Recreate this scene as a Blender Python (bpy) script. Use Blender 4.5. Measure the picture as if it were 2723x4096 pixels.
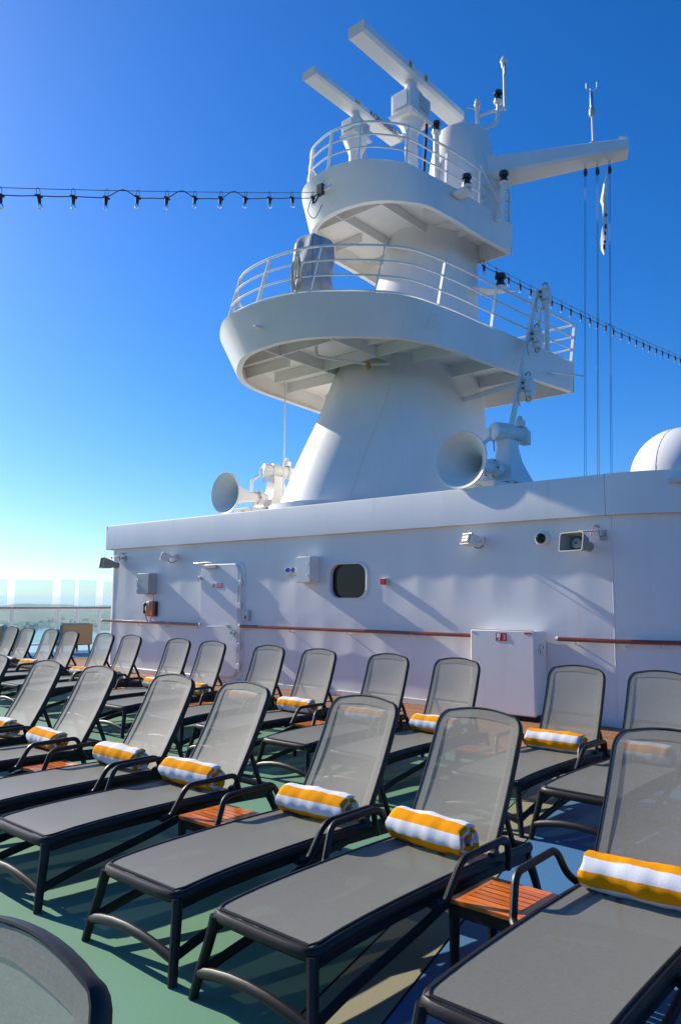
import bpy, math, random
from mathutils import Vector, Matrix
random.seed(7)
PI = math.pi
for o in list(bpy.data.objects): bpy.data.objects.remove(o)
S = bpy.context.scene
C = S.collection

# ------------------------------------------------------------------ camera
cam_d = bpy.data.cameras.new('camera'); cam = bpy.data.objects.new('camera', cam_d); C.objects.link(cam)
yaw, pitch, roll = .7156, .1172, .0079
fw = Vector((-math.sin(yaw)*math.cos(pitch), math.cos(yaw)*math.cos(pitch), math.sin(pitch)))
rt0 = Vector((math.cos(yaw), math.sin(yaw), 0)); up0 = rt0.cross(fw)
rt = rt0*math.cos(roll)+up0*math.sin(roll); up = up0*math.cos(roll)-rt0*math.sin(roll)
cam.matrix_world = Matrix(((rt.x, up.x, -fw.x, 0), (rt.y, up.y, -fw.y, 0), (rt.z, up.z, -fw.z, 1.65), (0, 0, 0, 1)))
cam_d.sensor_fit = 'VERTICAL'; cam_d.sensor_height = 24; cam_d.lens = 24*3036.5/4096
cam_d.clip_start = .05; cam_d.clip_end = 60000
S.camera = cam
S.render.resolution_x = 680; S.render.resolution_y = 1024

# ------------------------------------------------------------------ light
LD = Vector((1.82, .125, -1)).normalized()          # direction the sunlight travels
elev = math.asin(-LD.z); azim = math.atan2(-LD.x, -LD.y)
W = bpy.data.worlds.new('World'); S.world = W; W.use_nodes = True
nt = W.node_tree; nt.nodes.clear()
sky = nt.nodes.new('ShaderNodeTexSky'); sky.sky_type = 'NISHITA'; sky.sun_disc = False
sky.sun_elevation = elev; sky.sun_rotation = azim; sky.altitude = 20; sky.air_density = 1.0; sky.dust_density = .5; sky.ozone_density = 9
hs = nt.nodes.new('ShaderNodeHueSaturation'); hs.inputs['Saturation'].default_value = 1.18; hs.inputs['Hue'].default_value = .506
bg = nt.nodes.new('ShaderNodeBackground'); bg.inputs['Strength'].default_value = .115
wo = nt.nodes.new('ShaderNodeOutputWorld')
nt.links.new(sky.outputs[0], hs.inputs['Color']); nt.links.new(hs.outputs[0], bg.inputs['Color']); nt.links.new(bg.outputs[0], wo.inputs['Surface'])
sun_d = bpy.data.lights.new('sun', 'SUN'); sun_d.energy = 5.0; sun_d.angle = math.radians(.53); sun_d.color = (1, .93, .82)
sun = bpy.data.objects.new('sun', sun_d); C.objects.link(sun); sun.rotation_euler = LD.to_track_quat('-Z', 'Y').to_euler(); sun.location = (-30, -2, 30)
S.view_settings.view_transform = 'Standard'; S.view_settings.look = 'None'; S.view_settings.gamma = 1; S.view_settings.use_curve_mapping = False
S.view_settings.exposure = 0.6
S.render.engine = 'CYCLES'
S.cycles.transparent_max_bounces = 16

# ------------------------------------------------------------------ materials
def mat(name, col, rough=.5, spec=.5, metal=0, var=0, vscale=4, bump=0, bscale=40, coat=0, stretch=(1,1,1), detail=3, sheen=0):
    m = bpy.data.materials.new(name); m.use_nodes = True; n = m.node_tree; b = n.nodes['Principled BSDF']
    b.inputs['Base Color'].default_value = (*col, 1); b.inputs['Roughness'].default_value = rough
    b.inputs['Specular IOR Level'].default_value = spec; b.inputs['Metallic'].default_value = metal
    b.inputs['Coat Weight'].default_value = coat; b.inputs['Sheen Weight'].default_value = sheen
    if var or bump:
        tc = n.nodes.new('ShaderNodeTexCoord'); mp = n.nodes.new('ShaderNodeMapping'); mp.inputs['Scale'].default_value = stretch
        n.links.new(tc.outputs['Object'], mp.inputs['Vector'])
    if var:
        t = n.nodes.new('ShaderNodeTexNoise'); t.inputs['Scale'].default_value = vscale; t.inputs['Detail'].default_value = detail+2
        n.links.new(mp.outputs[0], t.inputs['Vector'])
        r = n.nodes.new('ShaderNodeValToRGB'); r.color_ramp.elements[0].position = .3; r.color_ramp.elements[1].position = .7
        r.color_ramp.elements[0].color = (*[c*(1-var) for c in col], 1); r.color_ramp.elements[1].color = (*[min(1, c*(1+var)) for c in col], 1)
        n.links.new(t.outputs['Fac'], r.inputs['Fac']); n.links.new(r.outputs[0], b.inputs['Base Color'])
    if bump:
        t2 = n.nodes.new('ShaderNodeTexNoise'); t2.inputs['Scale'].default_value = bscale; t2.inputs['Detail'].default_value = detail
        n.links.new(mp.outputs[0], t2.inputs['Vector'])
        bp = n.nodes.new('ShaderNodeBump'); bp.inputs['Strength'].default_value = bump; bp.inputs['Distance'].default_value = .01
        n.links.new(t2.outputs['Fac'], bp.inputs['Height']); n.links.new(bp.outputs[0], b.inputs['Normal'])
    return m
M = {}
M['white'] = mat('white_marine_paint', (.79, .765, .715), .36, .45, var=.03, vscale=1.3, bump=.06, bscale=9)
def add_streaks(m):
    n = m.node_tree; b = n.nodes['Principled BSDF']; lk = b.inputs['Base Color'].links[0]; src = lk.from_socket
    tc = n.nodes.new('ShaderNodeTexCoord'); mp = n.nodes.new('ShaderNodeMapping'); mp.inputs['Scale'].default_value = (5, 5, .35); n.links.new(tc.outputs['Object'], mp.inputs[0])
    t = n.nodes.new('ShaderNodeTexNoise'); t.inputs['Scale'].default_value = 1.6; t.inputs['Detail'].default_value = 7; n.links.new(mp.outputs[0], t.inputs['Vector'])
    r = n.nodes.new('ShaderNodeValToRGB'); r.color_ramp.elements[0].position = .56; r.color_ramp.elements[1].position = .80
    r.color_ramp.elements[0].color = (0, 0, 0, 1); r.color_ramp.elements[1].color = (.2, .2, .2, 1); n.links.new(t.outputs['Fac'], r.inputs['Fac'])
    mx = n.nodes.new('ShaderNodeMix'); mx.data_type = 'RGBA'; mx.inputs['B'].default_value = (.56, .50, .41, 1)
    n.links.new(r.outputs[0], mx.inputs['Factor']); n.links.new(src, mx.inputs['A']); n.links.new(mx.outputs['Result'], b.inputs['Base Color'])
add_streaks(M['white'])
M['white2'] = mat('white_fitting_paint', (.77, .75, .70), .34, .45, var=.04, vscale=6)
M['cream'] = mat('aged_cream_paint', (.72, .68, .58), .45, var=.08, vscale=3)
M['frame'] = mat('dark_resin_frame', (.014, .0112, .0102), .46, .3, var=.15, vscale=14, bump=.05, bscale=120)
M['green'] = mat('green_deck_coating', (.12, .255, .155), .6, .25, var=.07, vscale=.9, bump=.07, bscale=50, detail=7)
M['beige'] = mat('beige_deck_coating', (.27, .25, .165), .6, .25, var=.05, vscale=1.5, bump=.12, bscale=60)
M['blue'] = mat('blue_deck_coating', (.06, .17, .31), .55, .3, var=.06, vscale=1.2, bump=.12, bscale=60)
M['caulk'] = mat('black_caulk', (.015, .015, .017), .8)
M['rail_wood'] = mat('varnished_handrail_wood', (.20, .045, .018), .18, .6, var=.3, vscale=5, coat=.6, stretch=(.4, 6, 6))
M['chrome'] = mat('stainless_steel', (.62, .62, .6), .22, metal=1)
M['grey_metal'] = mat('grey_steel_box', (.42, .43, .40), .4, var=.05, vscale=5)
M['speaker'] = mat('grey_beige_plastic', (.27, .27, .24), .45)
M['black'] = mat('black_plastic', (.012, .012, .013), .35)
M['rubber'] = mat('black_rubber', (.02, .02, .02), .7)
M['orange'] = mat('orange_plastic', (.65, .13, .02), .4)
M['red'] = mat('red_sign', (.55, .02, .03), .45)
M['signwhite'] = mat('sign_white', (.8, .8, .8), .45)
M['bluecap'] = mat('blue_socket_cap', (.02, .12, .5), .4)
M['ltgrey'] = mat('light_grey_plastic', (.5, .5, .48), .45)
M['tarp'] = mat('grey_tarpaulin', (.29, .31, .32), .5, var=.2, vscale=5, bump=.5, bscale=7)
M['rope'] = mat('pale_rope', (.55, .48, .36), .85, bump=.4, bscale=200)
M['yellow'] = mat('yellow_sticker', (.75, .45, .02), .5)
M['amber'] = mat('amber_label', (.55, .25, .03), .5)
M['ink'] = mat('dark_blue_ink', (.015, .02, .06), .5)
M['flag'] = mat('white_flag_cloth', (.75, .75, .75), .8)
M['halyard'] = mat('dark_halyard_wire', (.05, .05, .055), .5)
M['teal'] = mat('teal_upholstery', (.13, .30, .30), .8, sheen=.3, var=.08, vscale=20)
M['wicker'] = mat('brown_wicker', (.30, .20, .10), .65)
M['darkwood'] = mat('dark_wood_leg', (.05, .03, .02), .5)
M['radome'] = mat('radome_white', (.80, .80, .78), .25)
M['sea'] = mat('sea_water', (.01, .05, .08), .12, .5, bump=.6, bscale=.02)
M['land'] = mat('far_land', (.06, .085, .05), .9, var=.5, vscale=.006)
M['house'] = mat('far_house', (.5, .42, .34), .8)
M['led'] = mat('dim_led', (.30, .27, .22), .3)
M['dirty'] = mat('pale_roof_coating', (.62, .59, .52), .7, var=.08, vscale=2)

def teak(name, c1, c2, rough, coat, sc):
    m = bpy.data.materials.new(name); m.use_nodes = True; n = m.node_tree; b = n.nodes['Principled BSDF']
    tc = n.nodes.new('ShaderNodeTexCoord'); mp = n.nodes.new('ShaderNodeMapping'); mp.inputs['Scale'].default_value = sc
    oi = n.nodes.new('ShaderNodeObjectInfo'); ad = n.nodes.new('ShaderNodeVectorMath'); ad.operation = 'ADD'
    ml = n.nodes.new('ShaderNodeMath'); ml.operation = 'MULTIPLY'; ml.inputs[1].default_value = 37
    n.links.new(oi.outputs['Random'], ml.inputs[0]); n.links.new(tc.outputs['Object'], ad.inputs[0]); n.links.new(ml.outputs[0], ad.inputs[1]); n.links.new(ad.outputs[0], mp.inputs[0])
    t = n.nodes.new('ShaderNodeTexNoise'); t.inputs['Scale'].default_value = 6; t.inputs['Detail'].default_value = 6; n.links.new(mp.outputs[0], t.inputs['Vector'])
    r = n.nodes.new('ShaderNodeValToRGB'); r.color_ramp.elements[0].position = .3; r.color_ramp.elements[1].position = .72
    r.color_ramp.elements[0].color = (*c1, 1); r.color_ramp.elements[1].color = (*c2, 1); n.links.new(t.outputs['Fac'], r.inputs['Fac'])
    hsv = n.nodes.new('ShaderNodeHueSaturation'); mr = n.nodes.new('ShaderNodeMapRange'); mr.inputs['To Min'].default_value = .75; mr.inputs['To Max'].default_value = 1.2
    n.links.new(oi.outputs['Random'], mr.inputs['Value']); n.links.new(mr.outputs[0], hsv.inputs['Value']); n.links.new(r.outputs[0], hsv.inputs['Color']); n.links.new(hsv.outputs[0], b.inputs['Base Color'])
    b.inputs['Roughness'].default_value = rough; b.inputs['Coat Weight'].default_value = coat; b.inputs['Coat Roughness'].default_value = .15
    return m
M['teak_deck'] = teak('teak_deck_plank', (.26, .105, .038), (.36, .165, .062), .6, 0, (.6, 8, 8))
M['teak_table'] = teak('oiled_teak_slat', (.50, .095, .010), (.78, .20, .020), .3, .4, (1.2, 14, 14))

def sling(name, col, alpha):
    m = bpy.data.materials.new(name); m.use_nodes = True; n = m.node_tree; b = n.nodes['Principled BSDF']; out = n.nodes['Material Output']
    b.inputs['Roughness'].default_value = .55; b.inputs['Specular IOR Level'].default_value = .4
    tc = n.nodes.new('ShaderNodeTexCoord')
    mp = n.nodes.new('ShaderNodeMapping'); mp.inputs['Scale'].default_value = (300, 60, 60)
    mp2 = n.nodes.new('ShaderNodeMapping'); mp2.inputs['Scale'].default_value = (60, 220, 220)
    n.links.new(tc.outputs['Object'], mp.inputs[0]); n.links.new(tc.outputs['Object'], mp2.inputs[0])
    a = n.nodes.new('ShaderNodeTexNoise'); a.inputs['Scale'].default_value = 1; n.links.new(mp.outputs[0], a.inputs['Vector'])
    c = n.nodes.new('ShaderNodeTexNoise'); c.inputs['Scale'].default_value = 1; n.links.new(mp2.outputs[0], c.inputs['Vector'])
    mx = n.nodes.new('ShaderNodeMath'); mx.operation = 'ADD'; n.links.new(a.outputs['Fac'], mx.inputs[0]); n.links.new(c.outputs['Fac'], mx.inputs[1])
    r = n.nodes.new('ShaderNodeValToRGB'); r.color_ramp.elements[0].position = .3; r.color_ramp.elements[1].position = .7
    hf = n.nodes.new('ShaderNodeMath'); hf.operation = 'MULTIPLY'; hf.inputs[1].default_value = .5; n.links.new(mx.outputs[0], hf.inputs[0]); n.links.new(hf.outputs[0], r.inputs['Fac'])
    r.color_ramp.elements[0].color = (*[x*.86 for x in col], 1); r.color_ramp.elements[1].color = (*[x*1.14 for x in col], 1)
    n.links.new(r.outputs[0], b.inputs['Base Color'])
    bp = n.nodes.new('ShaderNodeBump'); bp.inputs['Strength'].default_value = .25; bp.inputs['Distance'].default_value = .002
    n.links.new(hf.outputs[0], bp.inputs['Height']); n.links.new(bp.outputs[0], b.inputs['Normal'])
    tr = n.nodes.new('ShaderNodeBsdfTransparent'); ms = n.nodes.new('ShaderNodeMixShader'); ms.inputs[0].default_value = alpha
    n.links.new(tr.outputs[0], ms.inputs[1]); n.links.new(b.outputs[0], ms.inputs[2]); n.links.new(ms.outputs[0], out.inputs['Surface'])
    return m
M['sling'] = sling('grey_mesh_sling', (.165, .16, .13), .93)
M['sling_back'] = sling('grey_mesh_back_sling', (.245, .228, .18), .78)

def towel_mat():
    m = bpy.data.materials.new('striped_terry_towel'); m.use_nodes = True; n = m.node_tree; b = n.nodes['Principled BSDF']
    uv = n.nodes.new('ShaderNodeUVMap'); sp = n.nodes.new('ShaderNodeSeparateXYZ'); n.links.new(uv.outputs[0], sp.inputs[0])
    nz = n.nodes.new('ShaderNodeTexNoise'); nz.inputs['Scale'].default_value = 60; tc = n.nodes.new('ShaderNodeTexCoord'); n.links.new(tc.outputs['Object'], nz.inputs['Vector'])
    j = n.nodes.new('ShaderNodeMath'); j.operation = 'MULTIPLY_ADD'; j.inputs[1].default_value = .10; n.links.new(nz.outputs['Fac'], j.inputs[0]); n.links.new(sp.outputs['X'], j.inputs[2])
    md = n.nodes.new('ShaderNodeMath'); md.operation = 'MODULO'; md.inputs[1].default_value = 2; n.links.new(j.outputs[0], md.inputs[0])
    gt = n.nodes.new('ShaderNodeMath'); gt.operation = 'GREATER_THAN'; gt.inputs[1].default_value = 1.0; n.links.new(md.outputs[0], gt.inputs[0])
    mx = n.nodes.new('ShaderNodeMix'); mx.data_type = 'RGBA'; mx.inputs['A'].default_value = (.80, .30, .002, 1); mx.inputs['B'].default_value = (.72, .72, .72, 1)
    n.links.new(gt.outputs[0], mx.inputs['Factor']); n.links.new(mx.outputs['Result'], b.inputs['Base Color'])
    b.inputs['Roughness'].default_value = .95; b.inputs['Specular IOR Level'].default_value = .1; b.inputs['Sheen Weight'].default_value = .0
    t = n.nodes.new('ShaderNodeTexNoise'); t.inputs['Scale'].default_value = 330; t.inputs['Detail'].default_value = 2; n.links.new(tc.outputs['Object'], t.inputs['Vector'])
    bp = n.nodes.new('ShaderNodeBump'); bp.inputs['Strength'].default_value = .6; bp.inputs['Distance'].default_value = .004
    n.links.new(t.outputs['Fac'], bp.inputs['Height']); n.links.new(bp.outputs[0], b.inputs['Normal'])
    return m
M['towel'] = towel_mat()

def glass(name, tint, alpha, rough=.02):
    m = bpy.data.materials.new(name); m.use_nodes = True; n = m.node_tree; b = n.nodes['Principled BSDF']; out = n.nodes['Material Output']
    b.inputs['Base Color'].default_value = (*tint, 1); b.inputs['Roughness'].default_value = rough
    gl = n.nodes.new('ShaderNodeBsdfGlossy'); gl.inputs['Roughness'].default_value = rough
    tr = n.nodes.new('ShaderNodeBsdfTransparent'); tr.inputs['Color'].default_value = (*tint, 1)
    fr = n.nodes.new('ShaderNodeFresnel'); fr.inputs['IOR'].default_value = 1.45
    ms = n.nodes.new('ShaderNodeMixShader'); n.links.new(fr.outputs[0], ms.inputs[0]); n.links.new(tr.outputs[0], ms.inputs[1]); n.links.new(gl.outputs[0], ms.inputs[2])
    n.links.new(ms.outputs[0], out.inputs['Surface'])
    return m
M['glass'] = glass('green_tinted_glass', (.80, .925, .915), .2)
M['clear'] = glass('clear_glass', (.93, .95, .95), .1)
M['pane'] = mat('dark_window_glass', (.006, .012, .010), .05, .3)

# ------------------------------------------------------------------ mesh builder
class MB:
    def __init__(s): s.v = []; s.f = []; s.uv = None
    def quadstrip(s, rings, close=True, cap=True):
        b = len(s.v); k = len(rings[0])
        for r in rings: s.v += [tuple(p) for p in r]
        for i in range(len(rings)-1):
            for j in range(k if close else k-1):
                a = b+i*k+j; c = b+i*k+(j+1) % k
                s.f.append((a, c, c+k, a+k))
        if cap and close:
            s.f.append(tuple(b+j for j in range(k))[::-1]); e = b+(len(rings)-1)*k
            s.f.append(tuple(e+j for j in range(k)))
        return s
    def box(s, c, size, rz=0, rx=0, ry=0, bev=0):
        c = Vector(c); hx, hy, hz = [q/2 for q in size]
        R = Matrix.Rotation(rz, 3, 'Z') @ Matrix.Rotation(ry, 3, 'Y') @ Matrix.Rotation(rx, 3, 'X')
        if bev <= 0:
            b = len(s.v)
            for z in (-hz, hz):
                for x, y in ((-hx, -hy), (hx, -hy), (hx, hy), (-hx, hy)): s.v.append(tuple(c+R @ Vector((x, y, z))))
            s.f += [tuple(b+i for i in q) for q in ((3, 2, 1, 0), (4, 5, 6, 7), (0, 1, 5, 4), (1, 2, 6, 5), (2, 3, 7, 6), (3, 0, 4, 7))]
        else:
            rings = []
            for z, d in ((-hz, bev), (-hz+bev, 0), (hz-bev, 0), (hz, bev)):
                ring = []
                for sx, sy in ((-1, -1), (1, -1), (1, 1), (-1, 1)):
                    px, py = sx*(hx-d), sy*(hy-d); e = bev
                    if (sx, sy) in ((-1, -1), (1, 1)): ring += [(px, py-sy*e), (px-sx*e, py)]
                    else: ring += [(px-sx*e, py), (px, py-sy*e)]
                rings.append([c+R @ Vector((x, y, z)) for x, y in ring])
            s.quadstrip(rings)
        return s
    def tube(s, path, r, n=8, closed=False, sq=None, upv=None):
        # path of points, r scalar/list; sq=(a,b) multiplies radius in side/up direction
        P = [Vector(p) for p in path]; k = len(P)
        rr = r if isinstance(r, (list, tuple)) else [r]*k
        rings = []; prev = None
        for i in range(k):
            if closed: t = P[(i+1) % k]-P[i-1]
            else: t = P[min(i+1, k-1)]-P[max(i-1, 0)]
            t.normalize()
            if prev is None:
                u = Vector(upv) if upv else (Vector((0, 0, 1)) if abs(t.z) < .9 else Vector((0, 1, 0)))
            else: u = prev
            sd = t.cross(u)
            if sd.length < 1e-5: sd = t.cross(Vector((1, 0, 0)))
            sd.normalize(); u = sd.cross(t).normalized(); prev = u
            a, b = sq if sq else (1, 1)
            rings.append([P[i]+sd*(math.cos(2*PI*j/n)*rr[i]*a)+u*(math.sin(2*PI*j/n)*rr[i]*b) for j in range(n)])
        if closed: rings.append(rings[0])
        return s.quadstrip(rings, cap=not closed)
    def lathe(s, prof, o, axis=(0, 0, 1), n=24, cap=True):
        # prof: list of (radius, dist along axis)
        ax = Vector(axis).normalized(); a = ax.orthogonal().normalized(); b = ax.cross(a); o = Vector(o)
        return s.quadstrip([[o+ax*h+a*(math.cos(2*PI*j/n)*r)+b*(math.sin(2*PI*j/n)*r) for j in range(n)] for r, h in prof], cap=cap)
    def prism(s, pts, z0, z1):
        return s.quadstrip([[(x, y, z0) for x, y in pts], [(x, y, z1) for x, y in pts]])
    def poly(s, pts):
        b = len(s.v); s.v += [tuple(p) for p in pts]; s.f.append(tuple(range(b, b+len(pts)))); return s
    def build(s, name, m, parent=None, smooth=True, off=None, ang=35):
        me = bpy.data.meshes.new(name)
        v = s.v
        if off is not None: v = [(p[0]-off[0], p[1]-off[1], p[2]-off[2]) for p in v]
        me.from_pydata(v, [], s.f); me.validate()
        if s.uv:
            l = me.uv_layers.new(name='UVMap')
            for lp in me.loops: l.data[lp.index].uv = s.uv[lp.vertex_index]
        if smooth:
            me.shade_smooth(); me.set_sharp_from_angle(angle=math.radians(ang))
        me.materials.append(M[m] if isinstance(m, str) else m)
        o = bpy.data.objects.new(name, me); C.objects.link(o)
        if parent is not None: o.parent = parent
        return o
def tag(o, label=None, cat=None, group=None, kind=None):
    if label: o['label'] = label
    if cat: o['category'] = cat
    if group: o['group'] = group
    if kind: o['kind'] = kind
    return o
def thing(name, loc, label, cat, group=None, rz=0):
    o = bpy.data.objects.new(name, None); C.objects.link(o); o.location = loc; o.rotation_euler.z = rz; o.empty_display_size = .1
    return tag(o, label, cat, group)
def struct(o): o['kind'] = 'structure'; return o
def copy_tree(o, parent=None):
    c = o.copy(); C.objects.link(c); c.parent = parent
    for ch in o.children: copy_tree(ch, c)
    return c
def arc(cx, cy, r, a0, a1, n): return [(cx+r*math.cos(a0+(a1-a0)*i/n), cy+r*math.sin(a0+(a1-a0)*i/n)) for i in range(n+1)]
def catmull(pts, n=6):
    out = []; k = len(pts)
    for i in range(k-1):
        p0 = pts[max(i-1, 0)]; p1 = pts[i]; p2 = pts[i+1]; p3 = pts[min(i+2, k-1)]
        for j in range(n):
            t = j/n
            out.append(tuple(.5*(2*b+(c-a)*t+(2*a-5*b+4*c-d)*t*t+(3*b-a-3*c+d)*t**3) for a, b, c, d in zip(p0, p1, p2, p3)))
    out.append(tuple(pts[-1])); return out
def fillet(pts, r, n=5):
    # round the corners of a 3-D polyline
    out = [Vector(pts[0])]
    for i in range(1, len(pts)-1):
        p = Vector(pts[i]); a = (Vector(pts[i-1])-p); b = (Vector(pts[i+1])-p)
        d = min(r, a.length*.45, b.length*.45); A = p+a.normalized()*d; B = p+b.normalized()*d
        for j in range(n+1):
            t = j/n; out.append(A*(1-t)**2+p*2*t*(1-t)+B*t*t)
    out.append(Vector(pts[-1])); return out
def text_mesh(name, txt, size, m, mw, parent=None):
    cu = bpy.data.curves.new(name, 'FONT'); cu.body = txt; cu.size = size; cu.extrude = .002; cu.align_x = 'CENTER'; cu.align_y = 'CENTER'
    to = bpy.data.objects.new(name+'_curve', cu); C.objects.link(to)
    dg = bpy.context.evaluated_depsgraph_get(); me = bpy.data.meshes.new_from_object(to.evaluated_get(dg))
    bpy.data.objects.remove(to); me.transform(mw); me.name = name; me.materials.clear(); me.materials.append(M[m])
    o = bpy.data.objects.new(name, me); C.objects.link(o); o.parent = parent; return o
YW = 10.3                                           # wall plane of the deckhouse
XC = -10.3                                          # centre line of the mast

# ------------------------------------------------------------------ decks
def sheet(name, pts, m, z=0.0):
    return struct(MB().poly([(x, y, z) for x, y in pts]).build(name, m, smooth=False))
l1 = lambda y: -2.248-.266*(y-2.36)
l2 = lambda y: -1.967-.270*(y-2.55)
Y0, YT = -14, 7.35; g = .006
sheet('deck_underlay', [(-23, Y0-.2), (4.4, Y0-.2), (4.4, 40), (-23, 40)], 'caulk', -.012)
sheet('green_deck', [(-20, Y0), (l1(Y0)-g, Y0), (l1(YT)-g, YT-g), (-20, YT-g)], 'green')
sheet('beige_deck_strip', [(l1(Y0)+g, Y0), (l2(Y0)-g, Y0), (l2(YT)-g, YT-g), (l1(YT)+g, YT-g)], 'beige')
sheet('blue_deck', [(l2(Y0)+g, Y0), (4.2, Y0), (4.2, YT-g), (l2(YT)+g, YT-g)], 'blue')
sheet('blue_side_deck', [(-22.9, Y0), (-20-2*g, Y0), (-20-2*g, 39), (-22.9, 39)], 'blue')
td = struct(MB().box((-8, YT+1.7, -.010), (24, 3.4, .004)).build('teak_deck', 'caulk', smooth=False))
pw = .105
pm = {}
def plank(x0, x1, y, horizontal=True):
    L = round(x1-x0, 2)
    key = (L, horizontal)
    if key not in pm:
        s = (L-.006, pw-.008, .012) if horizontal else (pw-.008, L-.006, .012)
        pm[key] = MB().box((0, 0, -.004), s).build('plank', 'teak_deck', td, smooth=False); o = pm[key]
    else:
        o = pm[key].copy(); C.objects.link(o)
    if horizontal: o.location = ((x0+x1)/2, y, 0)
    else: o.location = (y, (x0+x1)/2, 0)
ny = int((YW-YT)/pw)+1
for i in range(ny):
    y = YT+pw*(i+.5); off = (i*1.37) % 4.0; x = -20.0
    x1 = x+off+.6
    while x < 3.9:
        x1 = min(x1, 4.0); plank(x, x1, y); x = x1; x1 = x+4.0
for i in range(int(3.6/pw)):                        # side strip of teak left of the deckhouse
    x = -20+pw*(i+.5); off = (i*1.1) % 3
    plank(YT+ny*pw, YT+ny*pw+2+off, x, False); plank(YT+ny*pw+2+off, YT+ny*pw+5+off, x, False)
struct(MB().poly([(-8900, -5900, -32), (5900, -5900, -32), (5900, 8900, -32), (-8900, 8900, -32)]).build('sea', 'sea', smooth=False))

# ------------------------------------------------------------------ deckhouse
dh = thing('deckhouse', (-10.2, YW, 0), 'long white steel deckhouse with overhanging fascia, door and oval window behind the back loungers', 'deckhouse')
dho = (-10.2, YW, 0)
ZB, ZT = 2.86, 3.43
XL, XR, RR = -16.36, -4.05, 1.5
def noise2(a, b, s):
    r = random.Random(int(a*73856093) ^ int(b*19349663) ^ s); return r.random()
# front wall plate, dished between its stiffeners, with openings left for the window
def dish(x, z):
    u = (x-XL)/.70; k = math.floor(u); f = u-k
    zz = z/1.43; kz = math.floor(zz); fz = zz-kz
    A = .003+.008*noise2(k+40, kz+3, 5)
    s1 = math.sin(PI*f)**1.3*math.sin(PI*min(max(fz, 0), 1))
    return A*s1 + .0015*math.sin(x*1.9+z*2.3)
WX0, WX1, WZ0, WZ1, WR = -9.19, -8.35, 1.71, 2.315, .20
def inwin(x, z, m=0):
    dx = max(WX0+WR-x, x-(WX1-WR), 0); dz = max(WZ0+WR-z, z-(WZ1-WR), 0)
    return math.hypot(dx, dz) < WR+m
mb = MB(); nx, nz = 246, 58
zs = [i*(ZB+.1)/nz for i in range(nz+1)]; xs = [XL+.18+(XR-XL-.18)*i/nx for i in range(nx+1)]
idx = {}
for j, z in enumerate(zs):
    for i, x in enumerate(xs):
        idx[i, j] = len(mb.v); mb.v.append((x, YW+dish(x, z), z))
for j in range(nz):
    for i in range(nx):
        cx = (xs[i]+xs[i+1])/2; cz = (zs[j]+zs[j+1])/2
        if inwin(cx, cz, .02): continue
        mb.f.append((idx[i, j], idx[i+1, j], idx[i+1, j+1], idx[i, j+1]))
mb.build('front_wall', 'white', dh, off=dho)
# rounded ends
mb = MB()
pts = [(XL, YW+12)]+[(x, y) for x, y in arc(XL+.18, YW+.18, .18, PI, 1.5*PI, 8)]
mb.quadstrip([[(x, y, 0) for x, y in pts], [(x, y, ZB+.1) for x, y in pts]], close=False)
mb.build('side_wall', 'white', dh, off=dho)
mb = MB()
pts = arc(XR, YW+RR, RR, -PI/2, 0, 24)+[(XR+RR, YW+12)]
mb.quadstrip([[(x, y, 0) for x, y in pts], [(x, y, ZB+.1) for x, y in pts]], close=False)
mb.build('curved_corner_wall', 'white', dh, off=dho)
# weld seams on the wall
for x in (-16.134, -4.02):
    MB().tube([(x, YW-.001, .0), (x, YW-.001, 1.4), (x, YW-.001, ZB)], .007, 6).build('weld_seam', 'white', dh, off=dho)
# fascia panels
fz0 = [-16.40, -15.165, -13.77, -12.339, -10.941, -9.514, -8.095, -6.682, -5.27, -4.06]
YF = YW-.10
def fasc(pts, name='fascia_panel'):
    m_ = MB()
    m_.quadstrip([[(x, y+.10, ZB) for x, y in pts], [(x, y, ZB) for x, y in pts], [(x, y, ZB+.01) for x, y in pts], [(x, y+.004, ZT-.02) for x, y in pts], [(x, y+.012, ZT) for x, y in pts], [(x, y+.10, ZT) for x, y in pts], [(x, y+.10, ZT-.12) for x, y in pts]], close=False)
    return m_.build(name, 'white', dh, off=dho, ang=50)
for a, b in zip(fz0[:-1], fz0[1:]):
    n_ = 8
    fasc([(a+(b-a)*i/n_, YF+.0012*math.sin(PI*i/n_)) for i in range(n_+1)])
    MB().tube([(b, YF+.0028, ZB+.004), (b, YF+.0062, ZT-.02)], .004, 6).build('weld_seam', 'white', dh, off=dho)
lp = [(XL-.24, YF+12)]+arc(XL-.04, YF+.2, .2, PI, 1.5*PI, 8)
def outset(pts, cx, cy):
    return pts
mb = MB()
inn = [(XL-.10, YF+12)]+arc(XL-.04, YF+.2, .08, PI, 1.5*PI, 8)
mb.quadstrip([[(x, y, ZB) for x, y in inn], [(x, y, ZB) for x, y in lp], [(x, y, ZT-.01) for x, y in lp], [(x, y, ZT) for x, y in inn], [(x, y, ZT-.12) for x, y in inn]], close=False)
mb.build('fascia_panel', 'white', dh, off=dho, ang=50)
mb = MB()
rc = RR+.1
lp = arc(XR, YF+rc, rc, -PI/2, 0, 24)+[(XR+rc, YF+12)]
inn = arc(XR, YF+rc, rc-.1, -PI/2, 0, 24)+[(XR+rc-.1, YF+12)]
mb.quadstrip([[(x, y, ZB) for x, y in inn], [(x, y, ZB) for x, y in lp], [(x, y, ZT) for x, y in lp], [(x, y, ZT) for x, y in inn], [(x, y, ZT-.12) for x, y in inn]], close=False)
mb.build('fascia_panel', 'white', dh, off=dho, ang=50)
MB().box((-9.6, YW+6.2, 3.28), (13.5, 12.2, .06)).build('roof', 'dirty', dh, smooth=False, off=dho)
mb = MB()
mb.box(((XL+.2+XR)/2-.0, YW-.018, .05), (XR-XL-.2, .03, .10), bev=.008)
mb.build('skirting', 'cream', dh, off=dho)
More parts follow.
